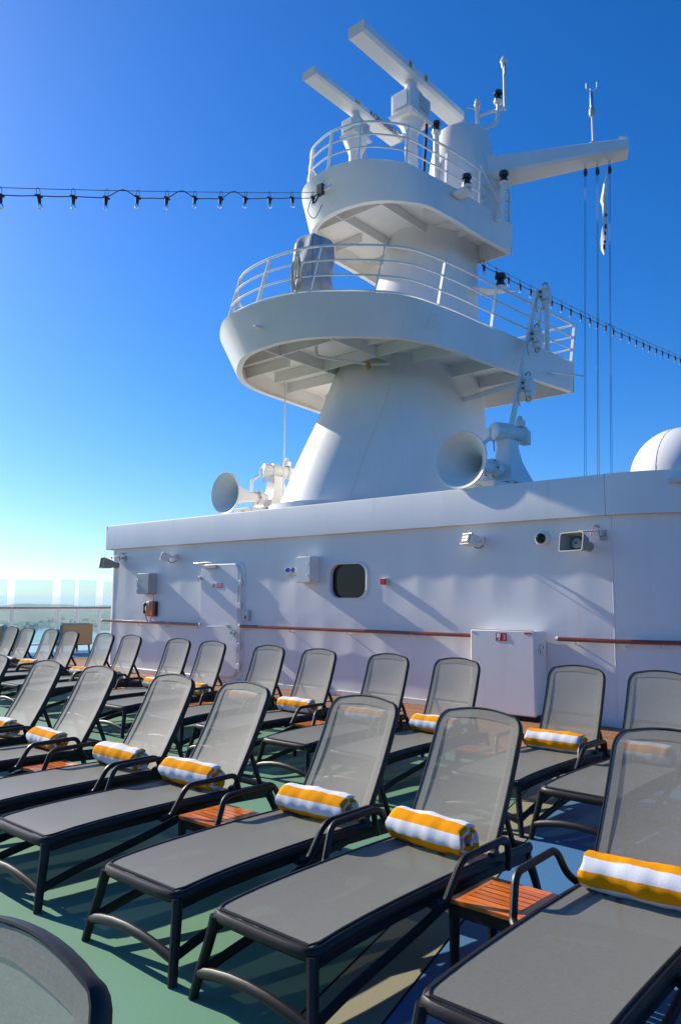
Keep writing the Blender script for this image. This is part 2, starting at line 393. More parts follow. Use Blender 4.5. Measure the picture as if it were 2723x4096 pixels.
mb = MB(); pts = arc(XR, YW+RR, RR+.03, -PI/2, 0, 20)
mb.quadstrip([[(x, y, .0) for x, y in pts], [(x, y, .10) for x, y in pts], [(XR+(x-XR)*RR/(RR+.03), YW+RR+(y-YW-RR)*RR/(RR+.03), .10) for x, y in pts]], close=False)
mb.build('skirting', 'cream', dh, off=dho)
# door (rounded corners, slightly proud) with its fittings
def rrect(x0, x1, z0, z1, r, n=6):
    p = []
    for cx, cz, a in ((x1-r, z0+r, -PI/2), (x1-r, z1-r, 0), (x0+r, z1-r, PI/2), (x0+r, z0+r, PI)):
        for i in range(n+1): p.append((cx+r*math.cos(a+PI/2*i/n), cz+r*math.sin(a+PI/2*i/n)))
    return p
def slab(pts, y0, y1, bev=.012):
    # prism in x-z extruded along y (y0 = front)
    cx = sum(p[0] for p in pts)/len(pts); cz = sum(p[1] for p in pts)/len(pts)
    sh = lambda d: [(x-(d if x > cx else -d), z-(d if z > cz else -d)) for x, z in pts]
    return MB().quadstrip([[(x, y1, z) for x, z in pts], [(x, y0+bev, z) for x, z in pts], [(x, y0, z) for x, z in sh(bev)]])
DX0, DX1, DZ0, DZ1 = -12.80, -11.60, .13, 2.40
slab(rrect(DX0-.03, DX1+.13, DZ0-.04, DZ1+.04, .20), YW-.014, YW+.05, .006).build('door_frame', 'white', dh, off=dho)
door = slab(rrect(DX0, DX1, DZ0, DZ1, .17), YW-.065, YW, .02).build('door', 'white', dh, off=dho)
def part(mb_, name, m, parent, **k): return mb_.build(name, m, parent, off=dho, **k)
for z in (2.0, 1.55, .75, .35): part(MB().box((DX1+.04, YW-.05, z), (.09, .05, .12), bev=.01), 'hinge', 'white', door)
part(MB().tube([(DX1+.055, YW-.055, .25), (DX1+.055, YW-.055, 2.2)], .014, 8), 'hinge_bar', 'white', door)
h = MB(); h.tube([(-12.45, YW-.13, 1.115), (-12.2, YW-.125, 1.12), (-11.87, YW-.12, 1.13), (-11.87, YW-.06, 1.13)], .013, 8); h.lathe([(.035, 0), (.035, .02), (.02, .07)], (-11.87, YW-.065, 1.13), (0, -1, 0), 14)
part(h, 'lever_handle', 'chrome', door)
h = MB(); h.lathe([(.035, 0), (.03, .02), (.03, .06)], (-11.76, YW-.065, 1.0), (0, -1, 0), 14); h.lathe([(.03, 0), (.03, .05)], (-11.66, YW-.065, 1.02), (0, -1, 0), 12); h.tube([(-11.70, YW-.11, .99), (-11.69, YW-.11, .86)], .02, 8)
part(h, 'lock', 'chrome', door)
h = MB(); h.box((-12.45, YW-.10, 2.345), (.42, .07, .075), bev=.008); part(h, 'door_closer', 'ltgrey', door)
h = MB(); h.tube([(-12.98, YW-.11, 2.43), (-12.55, YW-.11, 2.44), (-12.40, YW-.10, 2.43)], .012, 6); h.tube([(-12.75, YW-.10, 2.415), (-12.45, YW-.10, 2.40)], .009, 6); part(h, 'closer_arm', 'chrome', door)
h = MB(); h.box((-12.80, YW-.09, 2.11), (.10, .06, .08), bev=.01); h.tube([(-12.85, YW-.09, 2.05), (-12.85, YW-.09, 2.17)], .018, 8); part(h, 'door_stop_clamp', 'white2', door)
sg = part(MB().box((-12.235, YW-.067, 1.955), (.35, .004, .118)), 'warning_sign', 'signwhite', door, smooth=False)
# ring pictogram and red text field belong to the sign
MB().lathe([(.046, 0), (.046, .002), (.036, .002), (.036, 0)], (-12.355, YW-.070, 1.955), (0, -1, 0), 20, cap=False).build('prohibition_ring', 'red', dh, off=dho)
MB().box((-12.165, YW-.0705, 1.955), (.195, .002, .10)).build('red_field', 'red', dh, off=dho, smooth=False)
for n_, w_ in enumerate((.13, .15, .15, .12)): MB().box((-12.165, YW-.0727, 1.985-.02*n_), (w_, .0015, .007)).build('text_line', 'signwhite', dh, off=dho, smooth=False)
MB().box((-12.355, YW-.0705, 1.955), (.022, .002, .05)).build('pictogram', 'ink', dh, off=dho, smooth=False)
# oval window
def ring(p0, y0, p1, y1): return [[(x, y0, z) for x, z in p0], [(x, y1, z) for x, z in p1]]
win = MB(); a_ = rrect(WX0-.085, WX1+.065, WZ0-.035, WZ1+.035, .235, 8); b_ = rrect(WX0-.02, WX1+.02, WZ0-.02, WZ1+.02, .22, 8); c_ = rrect(WX0+.005, WX1-.005, WZ0+.005, WZ1-.005, .195, 8)
win.quadstrip([[(x, YW+.01, z) for x, z in a_], [(x, YW-.012, z) for x, z in a_], [(x, YW-.022, z) for x, z in b_], [(x, YW-.012, z) for x, z in c_], [(x, YW+.10, z) for x, z in c_]], cap=False)
wo_ = win.build('window', 'white', dh, off=dho)
part(MB().poly([(x, YW+.085, z) for x, z in c_]), 'pane', 'pane', wo_, smooth=False)
part(MB().tube([(x, YW+.075, z) for x, z in c_], .008, 6, closed=True), 'gasket', 'rubber', wo_)

# ------------------------------------------------------------------ handrails
def handrail(path, brackets, label):
    o = Vector(path[0]); o.z = 0
    t = thing('handrail', o, label, 'handrail', 'varnished wooden handrails along the deckhouse')
    MB().tube(path, .031, 10).build('rail', 'rail_wood', t, off=o)
    for (x, y, nx_, ny_) in brackets:
        MB().tube(fillet([(x+nx_*.08, y+ny_*.08, 1.125), (x+nx_*.075, y+ny_*.075, 1.075), (x-nx_*.01, y-ny_*.01, 1.07)], .02, 3), .011, 6).build('bracket', 'white2', t, off=o)
    for q, e in ((path[0], path[1]), (path[-1], path[-2])):
        d = (Vector(q)-Vector(e)).normalized(); MB().tube([Vector(q)-d*.01, Vector(q)+d*.03], .034, 10).build('end_cap', 'white2', t, off=o)
ZR = 1.147
handrail([(-16.45, YW-.08, ZR), (-14.5, YW-.08, ZR), (-12.76, YW-.08, ZR)], [(x, YW, 0, -1) for x in (-16.28, -14.96, -13.97, -12.89)], 'short varnished wooden handrail on white wall left of the door')
handrail([(-11.50, YW-.08, ZR), (-9, YW-.08, ZR), (-6.06, YW-.08, ZR)], [(x, YW, 0, -1) for x in (-11.34, -10.12, -8.71, -7.31)], 'long varnished wooden handrail between the door and the white deck locker')
pth = [(-4.80, YW-.08, ZR), (-4.3, YW-.08, ZR)]+[(x, y, ZR) for x, y in arc(XR, YW+RR, RR+.08, -PI/2, -.1, 16)]
handrail(pth, [(-4.54, YW, 0, -1)]+[(XR+RR*math.sin(a), YW+RR-RR*math.cos(a), math.sin(a), -math.cos(a)) for a in (.12, .42, .8)], 'curved varnished wooden handrail on the rounded corner right of the locker')

# ------------------------------------------------------------------ wall fixtures
def box_thing(name, x0, x1, z0, z1, d, m, label, cat, group=None, door_gap=True, gap=.0):
    o = ((x0+x1)/2, YW, z0); t = thing(name, o, label, cat, group)
    MB().box(((x0+x1)/2, YW-gap-d/2+.01, (z0+z1)/2), (x1-x0, d-.0, z1-z0), bev=.012).build('casing', m, t, off=o)
    MB().box(((x0+x1)/2, YW-gap-d+.003, (z0+z1)/2), (x1-x0-.012, .02, z1-z0-.012), bev=.006).build('lid', m, t, off=o)
    for z in (z0+(z1-z0)*.28, z0+(z1-z0)*.72): MB().lathe([(.018, 0), (.018, .012)], (x1-.07 if name == 'cable_cabinet' else x0+.05, YW-gap-d-.005, z), (0, -1, 0), 10).build('catch', 'chrome', t, off=o)
    return t, o
box_thing('junction_box', -14.90, -14.44, 1.78, 2.245, .21, 'grey_metal', 'grey steel junction box on the wall above the orange telephone', 'junction box')
box_thing('cable_cabinet', -9.81, -9.45, 1.985, 2.46, .25, 'white2', 'white steel cabinet on the wall left of the oval window', 'cabinet')
# telephone
o = (-14.55, YW, 1.27); t = thing('wall_telephone', o, 'orange and black wall telephone below the grey junction box', 'telephone')
MB().box((-14.545, YW-.05, 1.45), (.27, .10, .34), bev=.02).build('body', 'orange', t, off=o)
MB().box((-14.60, YW-.105, 1.545), (.12, .012, .09), bev=.004).build('keypad', 'ltgrey', t, off=o)
MB().tube(catmull([(-14.665, YW-.13, 1.58), (-14.67, YW-.145, 1.50), (-14.67, YW-.145, 1.42), (-14.665, YW-.13, 1.34)], 4), [.02, .03, .033, .028, .022, .018, .018, .018, .022, .028, .033, .03, .02], 10).build('handset', 'black', t, off=o)
MB().tube(catmull([(-14.66, YW-.12, 1.33), (-14.62, YW-.10, 1.21), (-14.55, YW-.09, 1.16), (-14.50, YW-.07, 1.24), (-14.53, YW-.05, 1.30)], 6), .008, 6).build('cord', 'black', t, off=o)
MB().tube(catmull([(-14.48, YW-.03, 1.62), (-14.47, YW-.04, 1.70), (-14.50, YW-.05, 1.78)], 4), .007, 6).build('supply_cable', 'grey_metal', t, off=o)
MB().box((-14.38, YW-.04, 1.45), (.05, .08, .33), bev=.008).build('side_cover', 'black', t, off=o)
# intercom
o = (-11.36, YW, 1.25); t = thing('intercom_panel', o, 'small grey intercom panel beside the door hinges', 'intercom')
MB().box((-11.36, YW-.03, 1.357), (.145, .06, .205), bev=.008).build('casing', 'ltgrey', t, off=o)
MB().box((-11.375, YW-.062, 1.32), (.05, .006, .045), bev=.002).build('button', 'black', t, off=o)
MB().box((-11.36, YW-.062, 1.41), (.10, .005, .05), bev=.002).build('speaker_slots', 'grey_metal', t, off=o)
# sockets
for x, lab in ((-10.20, 'left of the two blue-capped sockets by the white cabinet'), (-10.06, 'right of the two blue-capped sockets by the white cabinet')):
    o = (x, YW, 2.2); t = thing('power_socket', o, lab, 'socket', 'blue capped power sockets')
    MB().box((x, YW-.03, 2.235), (.10, .06, .10), bev=.01).build('base', 'white2', t, off=o)
    MB().lathe([(.042, 0), (.042, .05), (.03, .06)], (x, YW-.05, 2.245), (0, -1, -.35), 14).build('cap', 'bluecap', t, off=o)
    MB().box((x, YW-.004, 2.13), (.10, .004, .03)).build('name_plate', 'ltgrey', t, off=o, smooth=False)
# call point
o = (-7.92, YW, 1.94); t = thing('alarm_call_point', o, 'small red alarm call point right of the oval window', 'alarm button')
MB().box((-7.90, YW-.035, 1.99), (.12, .07, .115), bev=.008).build('back_box', 'ltgrey', t, off=o)
MB().box((-7.925, YW-.08, 1.99), (.105, .03, .10), bev=.006).build('front', 'red', t, off=o)
# dome camera
o = (-5.05, YW, 2.59); t = thing('dome_camera', o, 'black dome camera on a white round base high on the wall', 'camera')
MB().lathe([(.105, 0), (.105, .05), (.085, .075)], (-5.03, YW-.0, 2.585), (0, -1, 0), 24).build('base', 'white2', t, off=o)
MB().lathe([(.078*math.cos(a), .07+.078*math.sin(a)) for a in [i*PI/2/8 for i in range(9)]][:-1]+[(.002, .148)], (-5.03, YW, 2.585), (0, -1, 0), 24).build('dome', 'pane', t, off=o)
# flood lights
def flood(x, z, label, s=1.0):
    o = (x, YW, z); t = thing('flood_light', o, label, 'flood light', 'wall flood lights')
    R = Matrix.Rotation(-.45, 4, 'Z') @ Matrix.Rotation(math.radians(-18), 4, 'X')
    def tr(mb_): mb_.v = [tuple(R @ Vector(v)+Vector((-.06, -.33, 0))) for v in mb_.v]; return mb_
    b = MB(); b.quadstrip([[(-.12*s, -.0, -.075*s), (.12*s, -.0, -.075*s), (.12*s, -.0, .095*s), (-.12*s, -.0, .095*s)], [(-.115*s, .17, -.06*s), (.115*s, .17, -.06*s), (.115*s, .17, .09*s), (-.115*s, .17, .09*s)]])
    tr(b).build('housing', 'white2', t, smooth=False)
    tr(MB().box((0, -.004, .008), (.225*s, .012, .15*s), bev=.004)).build('lens', 'rubber', t)
    for i in range(3):
        for j in range(2): tr(MB().lathe([(.018, 0), (.02, .004)], ((i-1)*.055*s, -.0105, .03*s-j*.05*s), (0, -1, 0), 10)).build('led', 'led', t)
    MB().tube([(-.04, -.20, .01), (.02, -.10, .0), (.03, 0, -.01)], .02, 8).build('arm', 'white2', t)
    MB().box((.04, -.03, -.0), (.10, .06, .10), bev=.01).build('mount', 'white2', t)
    MB().tube(catmull([(-.02, -.2, -.05), (.0, -.14, -.12), (.05, -.07, -.12), (.06, -.01, -.08)], 5), .008, 6).build('cable', 'black', t)
flood(-13.78, 2.60, 'white flood light high on the wall between horn speaker and door')
flood(-6.08, 2.61, 'white flood light high on the wall left of the dome camera', 1.0)
# horn loudspeakers
def hspk(x, z, label, rz, tilt=-8):
    o = (x, YW, z); t = thing('horn_loudspeaker', o, label, 'loudspeaker', 'wall horn loudspeakers')
    R = Matrix.Rotation(rz, 4, 'Z') @ Matrix.Rotation(math.radians(tilt), 4, 'X'); T = Vector((-.10, -.30, -.10))
    def tr(mb_): mb_.v = [tuple(R @ Vector(v)+T) for v in mb_.v]; return mb_
    pr = lambda w, h, y, r: [(px, y, pz) for px, pz in rrect(-w, w, -h, h, r, 4)]
    b = MB(); b.quadstrip([pr(.07, .06, .12, .03), pr(.12, .09, .05, .03), pr(.16, .11, -.06, .03), pr(.20, .13, -.17, .035), pr(.205, .134, -.175, .035), pr(.19, .12, -.175, .03), pr(.15, .10, -.05, .03), pr(.10, .075, .05, .03)], cap=False)
    tr(b).build('horn', 'speaker', t)
    tr(MB().lathe([(.085, 0), (.088, .05), (.075, .10), (.04, .112)], (0, .04, 0), (0, -1, 0), 22)).build('driver_cone', 'speaker', t)
    tr(MB().box((0, -.062, 0), (.045, .03, .035), bev=.005)).build('driver_slot', 'black', t)
    tr(MB().box((0, .055, 0), (.22, .01, .17))).build('back_plate', 'black', t, smooth=False)
    tr(MB().lathe([(.07, 0), (.07, .14), (.05, .16)], (0, .08, 0), (0, 1, 0), 16)).build('driver_housing', 'speaker', t)
    br = MB(); br.tube(fillet([(-.14, -.20, .03), (-.14, -.22, .08), (.13, -.18, .08), (.13, -.16, -.02)], .02, 3), .014, 6); br.box((.12, -.06, .04), (.06, .13, .05)); br.box((.12, -.01, .03), (.09, .02, .14))
    br.build('bracket', 'grey_metal', t)
    MB().tube(catmull([(.0, -.16, .02), (.02, -.10, .13), (.03, -.04, .17), (.05, -.0, .15)], 5), .008, 6).build('cable', 'orange', t)
    MB().lathe([(.02, 0), (.02, .03)], (.05, .0, .15), (0, -1, 0), 10).build('cable_gland', 'grey_metal', t)
hspk(-15.83, 2.585, 'grey horn loudspeaker under the far left end of the fascia', -.35)
hspk(-4.25, 2.56, 'grey horn loudspeaker on the wall at the right, near the curved corner', -.28)
# deck locker
o = (-5.5, YW, 0); t = thing('deck_locker', o, 'tall white deck locker with red signs standing against the wall', 'locker')
LX0, LX1, LY = -6.03, -5.0, 9.93
MB().box(((LX0+LX1)/2, (LY+YW)/2-.004, .665), (LX1-LX0-.01, YW-LY-.02, 1.17), bev=.02).build('body', 'white', t, off=o)
MB().box(((LX0+LX1)/2, LY-.015, .665), (LX1-LX0, .045, 1.19), bev=.018).build('front_panel', 'white', t, off=o)
MB().box(((LX0+LX1)/2, (LY+YW)/2, .04), (LX1-LX0-.06, YW-LY-.06, .08)).build('plinth', 'caulk', t, off=o, smooth=False)
h = MB(); h.box((LX1+.005, LY+.17, 1.02), (.02, .10, .04), bev=.006); h.box((LX1+.015, LY+.15, 1.0), (.02, .03, .14), bev=.006); h.build('latch', 'chrome', t, off=o)
MB().box((-5.515, LY-.040, 1.160), (.175, .004, .118)).build('safety_sign', 'red', t, off=o, smooth=False)
MB().box((-5.555, LY-.0435, 1.178), (.06, .002, .06)).build('pictogram', 'signwhite', t, off=o, smooth=False)
MB().box((-5.545, LY-.0435, 1.124), (.02, .002, .03)).build('pictogram', 'signwhite', t, off=o, smooth=False)
text_mesh('sign_lettering', 'SETP', .036, 'signwhite', Matrix.Translation((-5.455-o[0], LY-.045-o[1], 1.160)) @ Matrix.Rotation(PI/2, 4, 'X') @ Matrix.Rotation(PI/2, 4, 'Z'), t)
MB().box((-5.09, LY-.040, 1.222), (.115, .004, .026)).build('red_label', 'red', t, off=o, smooth=False)
MB().box((-5.97, LY-.040, 1.215), (.06, .004, .02)).build('grey_label', 'ltgrey', t, off=o, smooth=False)

# ------------------------------------------------------------------ mast
mo = (XC, 13.0, 3.3)
mast = thing('radar_mast', mo, 'tall white raked radar mast with two railed platforms standing on the deckhouse roof', 'radar mast')
def msect(z, r, yc, yb, n=14):
    pts = arc(XC, yc, r, PI, 2*PI, n)
    rb = .35
    pts += arc(XC+r-rb, yb-rb, rb, 0, PI/2, 4)+arc(XC-r+rb, yb-rb, rb, PI/2, PI, 4)
    return [(x, y, z) for x, y in pts]
lev = [(3.3, 1.32, 11.75, 15.95), (4.6, 1.29, 12.40, 15.95), (5.68, 1.25, 13.0, 15.95), (6.73, 1.2, 13.45, 15.95), (8.0, 1.12, 14.1, 15.9), (9.27, 1.05, 14.72, 15.95), (10.3, 1.02, 15.05, 16.1), (10.75, 1.0, 15.1, 16.1)]
MB().quadstrip([msect(*l) for l in lev]).build('column', 'white', mast, off=mo, ang=40)
MB().quadstrip([msect(3.3, 1.42, 11.74, 16.05), msect(3.56, 1.42, 11.74, 16.05), msect(3.565, 1.3, 11.86, 15.97)]).build('base_flange', 'white', mast, off=mo, ang=40)
seam = [(XC+.45*math.cos(-2.2), 0, 0)]
for ang_ in (-2.25, -.75):
    MB().tube([(XC+r*1.002*math.cos(ang_), yc+r*1.002*math.sin(ang_), z) for z, r, yc, yb in lev[:4]], .009, 6).build('weld_seam', 'white', mast, off=mo)
def mirror_outline(right, front):
    # right: list of (dx,y) from front to back
    r = catmull([(-right[0][0], right[0][1]), (0, front)]+right, 5); r = [p for p in r if p[0] >= -1e-6]
    L = [(-x, y) for x, y in r if x > 1e-6][::-1]
    return [(XC+x, y) for x, y in L+r]
lowT = mirror_outline([(.905, 9.404), (1.531, 9.781), (2.10, 10.287), (2.495, 10.88), (2.695, 11.89), (2.79, 12.91), (2.92, 14.34), (3.127, 16.5)], 9.27)
lowB = mirror_outline([(.80, 9.80), (1.507, 10.234), (1.98, 10.68), (2.32, 11.118), (2.562, 11.823), (2.69, 12.9), (2.835, 14.303), (3.114, 16.39)], 9.68)
uppT = mirror_outline([(.50, 11.33), (.873, 11.49), (1.2, 11.8), (1.494, 12.243), (1.622, 12.944), (1.746, 13.8), (1.80, 14.49), (1.91, 15.93)], 11.24)
uppB = mirror_outline([(.50, 11.72), (.80, 11.83), (1.09, 12.02), (1.42, 12.38), (1.637, 12.8), (1.733, 13.6), (1.77, 14.36), (1.893, 15.87)], 11.66)
def resamp(pts, n):
    d = [0]
    for a, b in zip(pts[:-1], pts[1:]): d.append(d[-1]+math.hypot(b[0]-a[0], b[1]-a[1]))
    out = []; k = 0
    for i in range(n+1):
        t = d[-1]*i/n
        while k < len(d)-2 and d[k+1] < t: k += 1
        f = (t-d[k])/max(1e-9, d[k+1]-d[k]); out.append((pts[k][0]+(pts[k+1][0]-pts[k][0])*f, pts[k][1]+(pts[k+1][1]-pts[k][1])*f))
    return out
def inset(pts, d, dy=0):
    out = []; k = len(pts)
    for i, p in enumerate(pts):
        a = pts[max(i-1, 0)]; b = pts[min(i+1, k-1)]; tx, ty = b[0]-a[0], b[1]-a[1]; l = math.hypot(tx, ty) or 1
        out.append((p[0]-ty/l*d, p[1]+tx/l*d+dy))
    return out
def platform(T, B, zt, zb, ztitle, ribs, lean, railh, posts):
    N = 72
    T = resamp(T, N); B = resamp(B, N); Ti = inset(T, .03); Bi = inset(B, .03); Bf = inset(B, .12); Pt = inset([( (a[0]*.7+b[0]*.3), (a[1]*.7+b[1]*.3)) for a, b in zip(T, B)], .02)
    pf = MB().quadstrip([[(x, y, zt) for x, y in Ti], [(x, y, zt) for x, y in T], [(x, y, zb) for x, y in B], [(x, y, zb) for x, y in Bf], [(x, y, zb+.02) for x, y in Bf], [(x, y, zb+.021) for x, y in Bi], [(x, y, zt) for x, y in Ti]], close=False).build('platform_rim', 'white', mast, off=mo, ang=40)
    zd = zt-.22
    MB().quadstrip([[(x, y, zd) for x, y in Pt], [(x, y, zd+.05) for x, y in Pt]], close=True).build('platform_deck', 'white', pf, off=mo, smooth=False)
    # rear plate
    x0, x1 = T[0][0], T[-1][0]; yb = T[0][1]
    MB().box(((x0+x1)/2, yb-.02, (zt+zb)/2), (x1-x0-.02, .03, zt-zb-.004)).build('rear_plate', 'white', pf, off=mo, smooth=False)
    for rb in ribs:
        MB().box(*rb).build('rib', 'white', pf, off=mo, smooth=False)
    # railing: base outline inset, top shifted aft
    base = inset(T, .10); top = inset(T, .12, lean)
    for k_, (h_, r_) in enumerate(((1, .026), (.69, .02), (.38, .02), (.07, .02))):
        pth = [(b[0]+(t_[0]-b[0])*h_, b[1]+(t_[1]-b[1])*h_, zt+railh*h_) for b, t_ in zip(base, top)]
        e0, e1 = pth[0], pth[-1]
        MB().tube(pth+[((e1[0]*.5+e0[0]*.5), e1[1]-.0, e1[2]), e0], r_, 8).build('rail', 'white2', mast, off=mo)
    for i in posts:
        b, t_ = base[i], top[i]; a = math.atan2(T[min(i+1, N)][1]-T[max(i-1, 0)][1], T[min(i+1, N)][0]-T[max(i-1, 0)][0])
        d = Vector((t_[0]-b[0], t_[1]-b[1], railh)); u = Vector((math.cos(a), math.sin(a), 0)); w = u.cross(d).normalized()
        q = MB(); b0 = Vector((b[0], b[1], zt-.06))
        q.quadstrip([[b0+d*s_+u*(.012*su)+w*(.035*sw) for su, sw in ((-1, -1), (1, -1), (1, 1), (-1, 1))] for s_ in (0, 1.03)]); q.build('rail_post', 'white2', mast, off=mo, smooth=False)
    return pf
def webx(y, x0, x1, zt, h): return ((XC+(x0+x1)/2, y, zt-h/2), (x1-x0, .025, h))
def weby(x, y0, y1, zt, h): return ((XC+x, (y0+y1)/2, zt-h/2), (.025, y1-y0, h))
rl = []
for y in (11.4, 12.9, 14.3, 15.5): rl += [webx(y, 1.1, 2.68, 6.97, .24), webx(y, -2.68, -1.1, 6.97, .24)]
rl += [weby(-.75, 9.95, 13.2, 6.97, .24), weby(.75, 9.95, 13.2, 6.97, .24), webx(10.75, -1.95, 1.95, 6.97, .24), webx(12.1, -2.3, 2.3, 6.97, .24)]
platform(lowT, lowB, 7.2, 6.5, 'low', rl, .30, 1.05, [0, 6, 13, 20, 26, 31, 36, 41, 46, 52, 59, 66, 72])
ru = []
for y in (13.6, 14.9): ru += [webx(y, .9, 1.68, 10.57, .22), webx(y, -1.68, -.9, 10.57, .22)]
ru += [weby(-.55, 11.9, 14.8, 10.57, .22), weby(.55, 11.9, 14.8, 10.57, .22), webx(12.5, -1.35, 1.35, 10.57, .22)]
platform(uppT, uppB, 10.8, 10.05, 'up', ru, .10, .98, [0, 8, 16, 24, 31, 36, 41, 48, 56, 64, 72])
for p_, q_ in (((-8.48, 14.6, 10.84), (-8.42, 15.75, 11.75)), ((-8.48, 14.6, 11.75), (-8.42, 15.75, 10.84)), ((-8.45, 15.75, 10.84), (-9.6, 15.82, 11.75)), ((-8.45, 15.75, 11.75), (-9.6, 15.82, 10.84))):
    MB().tube([p_, q_], .018, 6).build('rail_brace', 'white2', mast, off=mo)
# lugs, drain pipe and flood lamp on the lower platform
MB().prism([(XC-.07, 9.52), (XC+.05, 9.52), (XC+.03, 9.33), (XC-.03, 9.33)], 6.78, 6.82).build('lifting_lug', 'white2', mast, off=mo, smooth=False)
MB().tube(fillet([(XC+.05, 11.0, 6.9), (XC+.05, 11.0, 6.62), (XC+.62, 12.0, 6.58), (XC+.9, 12.35, 6.62)], .08, 3), .03, 8).build('drain_pipe', 'white2', mast, off=mo)
MB().lathe([(.04, 0), (.055, .06), (.05, .14)], (XC+.62, 11.95, 6.60), (.2, .1, -1), 14).build('pipe_end', 'amber', mast, off=mo)
# side fin and lamp bracket
MB().prism([(-7.22, 15.25), (-7.20, 15.5), (-6.8, 16.15)], 6.72, 6.76).build('fin', 'white', mast, off=mo, smooth=False)
MB().prism([(-9.24, 15.2), (-9.24, 15.9), (-8.45, 16.2)], 9.20, 9.24).build('lamp_shelf', 'white', mast, off=mo, smooth=False)
# turret and yardarm
tx, ty = -9.45, 15.4
MB().lathe([(1.0, 10.5), (.87, 12.0), (.78, 12.6), (.685, 13.12), (.66, 13.20), (.58, 13.24)], (tx, ty, 0), (0, 0, 1), 40).build('turret', 'white', mast, off=mo)
A_ = Vector((-9.1, 15.35, 0)); B_ = Vector((-5.88, 16.86, 0)); du = (B_-A_).normalized(); sd = Vector((-du.y, du.x, 0))
rings = []
for f, zt_, zb_, w0, w1 in ((0, 12.36, 11.72, .42, .30), (.3, 12.37, 11.84, .36, .28), (1, 12.38, 12.04, .24, .22)):
    p = A_+(B_-A_)*f
    rings.append([p+sd*(s*w)+Vector((0, 0, z)) for s, w, z in ((-1, w1, zb_), (-1, w0, zb_+.06), (-1, w0*.8, zt_-.05), (-.5, w0, zt_), (.5, w0, zt_), (1, w0*.8, zt_-.05), (1, w0, zb_+.06), (1, w1, zb_))])
MB().quadstrip(rings).build('yardarm', 'white', mast, off=mo, ang=30)
MB().prism([(B_.x-.15, B_.y-.12), (B_.x-.02, B_.y-.02), (B_.x-.03, B_.y+.02)], 12.36, 12.50).build('yardarm_tip', 'white', mast, off=mo, smooth=False)
MB().lathe([(.12, 0), (.11, .06), (.05, .12)], (A_+(B_-A_)*.78)+Vector((0, 0, 12.36)), (0, 0, 1), 12).build('vent', 'grey_metal', mast, off=mo)
# ladder rungs behind, whip aerial at the left
q = MB(); q.tube([(XC-1.5, 13.9, 7.0), (XC-1.5, 13.95, 8.6)], .02, 6); q.tube([(XC-1.5, 14.3, 7.0), (XC-1.5, 14.35, 8.6)], .02, 6)
for z in (7.3, 7.6, 7.9, 8.2, 8.5): q.tube([(XC-1.5, 13.92, z), (XC-1.5, 14.32, z)], .014, 6)
q.build('ladder', 'white2', mast, off=mo)
MB().tube([(-12.45, 12.3, 3.3), (-12.5, 12.35, 7.0)], .016, 6).build('conduit', 'white2', mast, off=mo)

# ------------------------------------------------------------------ radar scanners
def scanner(o, bar_c, bar_len, bar_h, bar_w, pole, label, big):
    t = thing('radar_scanner', o, label, 'radar scanner', 'rotating radar scanners on the mast'); O = Vector(o)
    bx, by, bz = bar_c
    x0 = bar_w/2
    prof = [(-x0, -bar_h/2), (x0*.7, -bar_h/2), (x0, -bar_h/4), (x0, bar_h/2-.02), (x0*.6, bar_h/2), (-x0*.6, bar_h/2), (-x0, bar_h*.2)]
    ant = MB().quadstrip([[(bx+px, by+s*bar_len/2, bz+pz) for px, pz in prof] for s in (-1, -.5, 0, .5, 1)]).build('antenna_bar', 'radome', t, off=O, ang=30)
    for s in (-1, 1): MB().box((bx, by+s*(bar_len/2+.006), bz), (bar_w+.02, .012, bar_h+.02)).build('end_cap', 'grey_metal', ant, off=O, smooth=False)
    # neck, gear box and pole
    gz = pole['gz']; s = pole['s']
    MB().lathe([(.34*s, gz+.34*s), (.28*s, gz+.42*s), (.17*s, gz+.62*s), (.15*s, bz-bar_h/2)], (bx, by, 0), (0, 0, 1), 20).build('turning_neck', 'white2', t, off=O)
    gb = MB().box((bx, by, gz), (.72*s, .95*s, .66*s), bev=.06*s).build('gear_box', 'white2', t, off=O)
    for k in range(5): MB().box((bx-.365*s, by-.28*s+k*.14*s, gz+.02), (.02, .05*s, .46*s)).build('cooling_fin', 'white2', gb, off=O, smooth=False)
    MB().box((bx+.37*s, by+.1*s, gz+.03*s), (.03, .44*s, .4*s), bev=.01).build('access_cover', 'ltgrey', gb, off=O)
    MB().box((bx, by-.49*s, gz), (.46*s, .03, .42*s), bev=.01).build('access_cover', 'white2', gb, off=O)
    MB().quadstrip([[(bx+sx*.40*s, by+sy*.52*s, gz-.34*s) for sx, sy in ((-1, -1), (1, -1), (1, 1), (-1, 1))], [(bx+sx*.36*s, by+sy*.46*s, gz-.42*s) for sx, sy in ((-1, -1), (1, -1), (1, 1), (-1, 1))]]).build('mounting_plate', 'white2', t, off=O, smooth=False)
    pr = pole['r']; z0 = O.z; zt_ = gz-.40*s
    MB().lathe([(pr*1.15, z0), (pr, z0+.5), (pr, zt_-.35), (pr*pole['fl'], zt_)], (bx, by, 0), (0, 0, 1), 20).build('pedestal', 'white2', t, off=O)
    MB().tube(catmull([(bx+.28*s, by+.35*s, gz-.36*s), (bx+.30*s, by+.30*s, gz-.6*s), (bx+.2*s, by+.3*s, z0+1.0), (bx+.2*s, by+.3*s, z0)], 5), .03*s+.008, 8).build('cable_bundle', 'rubber' if big else 'ltgrey', t, off=O)
    return t, ant, O
t1, ant1, O1 = scanner((-9.75, 13.65, 10.6), (-9.78, 13.68, 14.04), 4.05, .24, .44, dict(gz=13.24, s=.86, r=.155, fl=2.0), 'large white radar scanner with long bar on a tall post above the mast', True)
for y in (13.35, 13.98): MB().box((-9.548, y, 14.10), (.004, .10, .15)).build('amber_label', 'amber', ant1, off=O1, smooth=False)
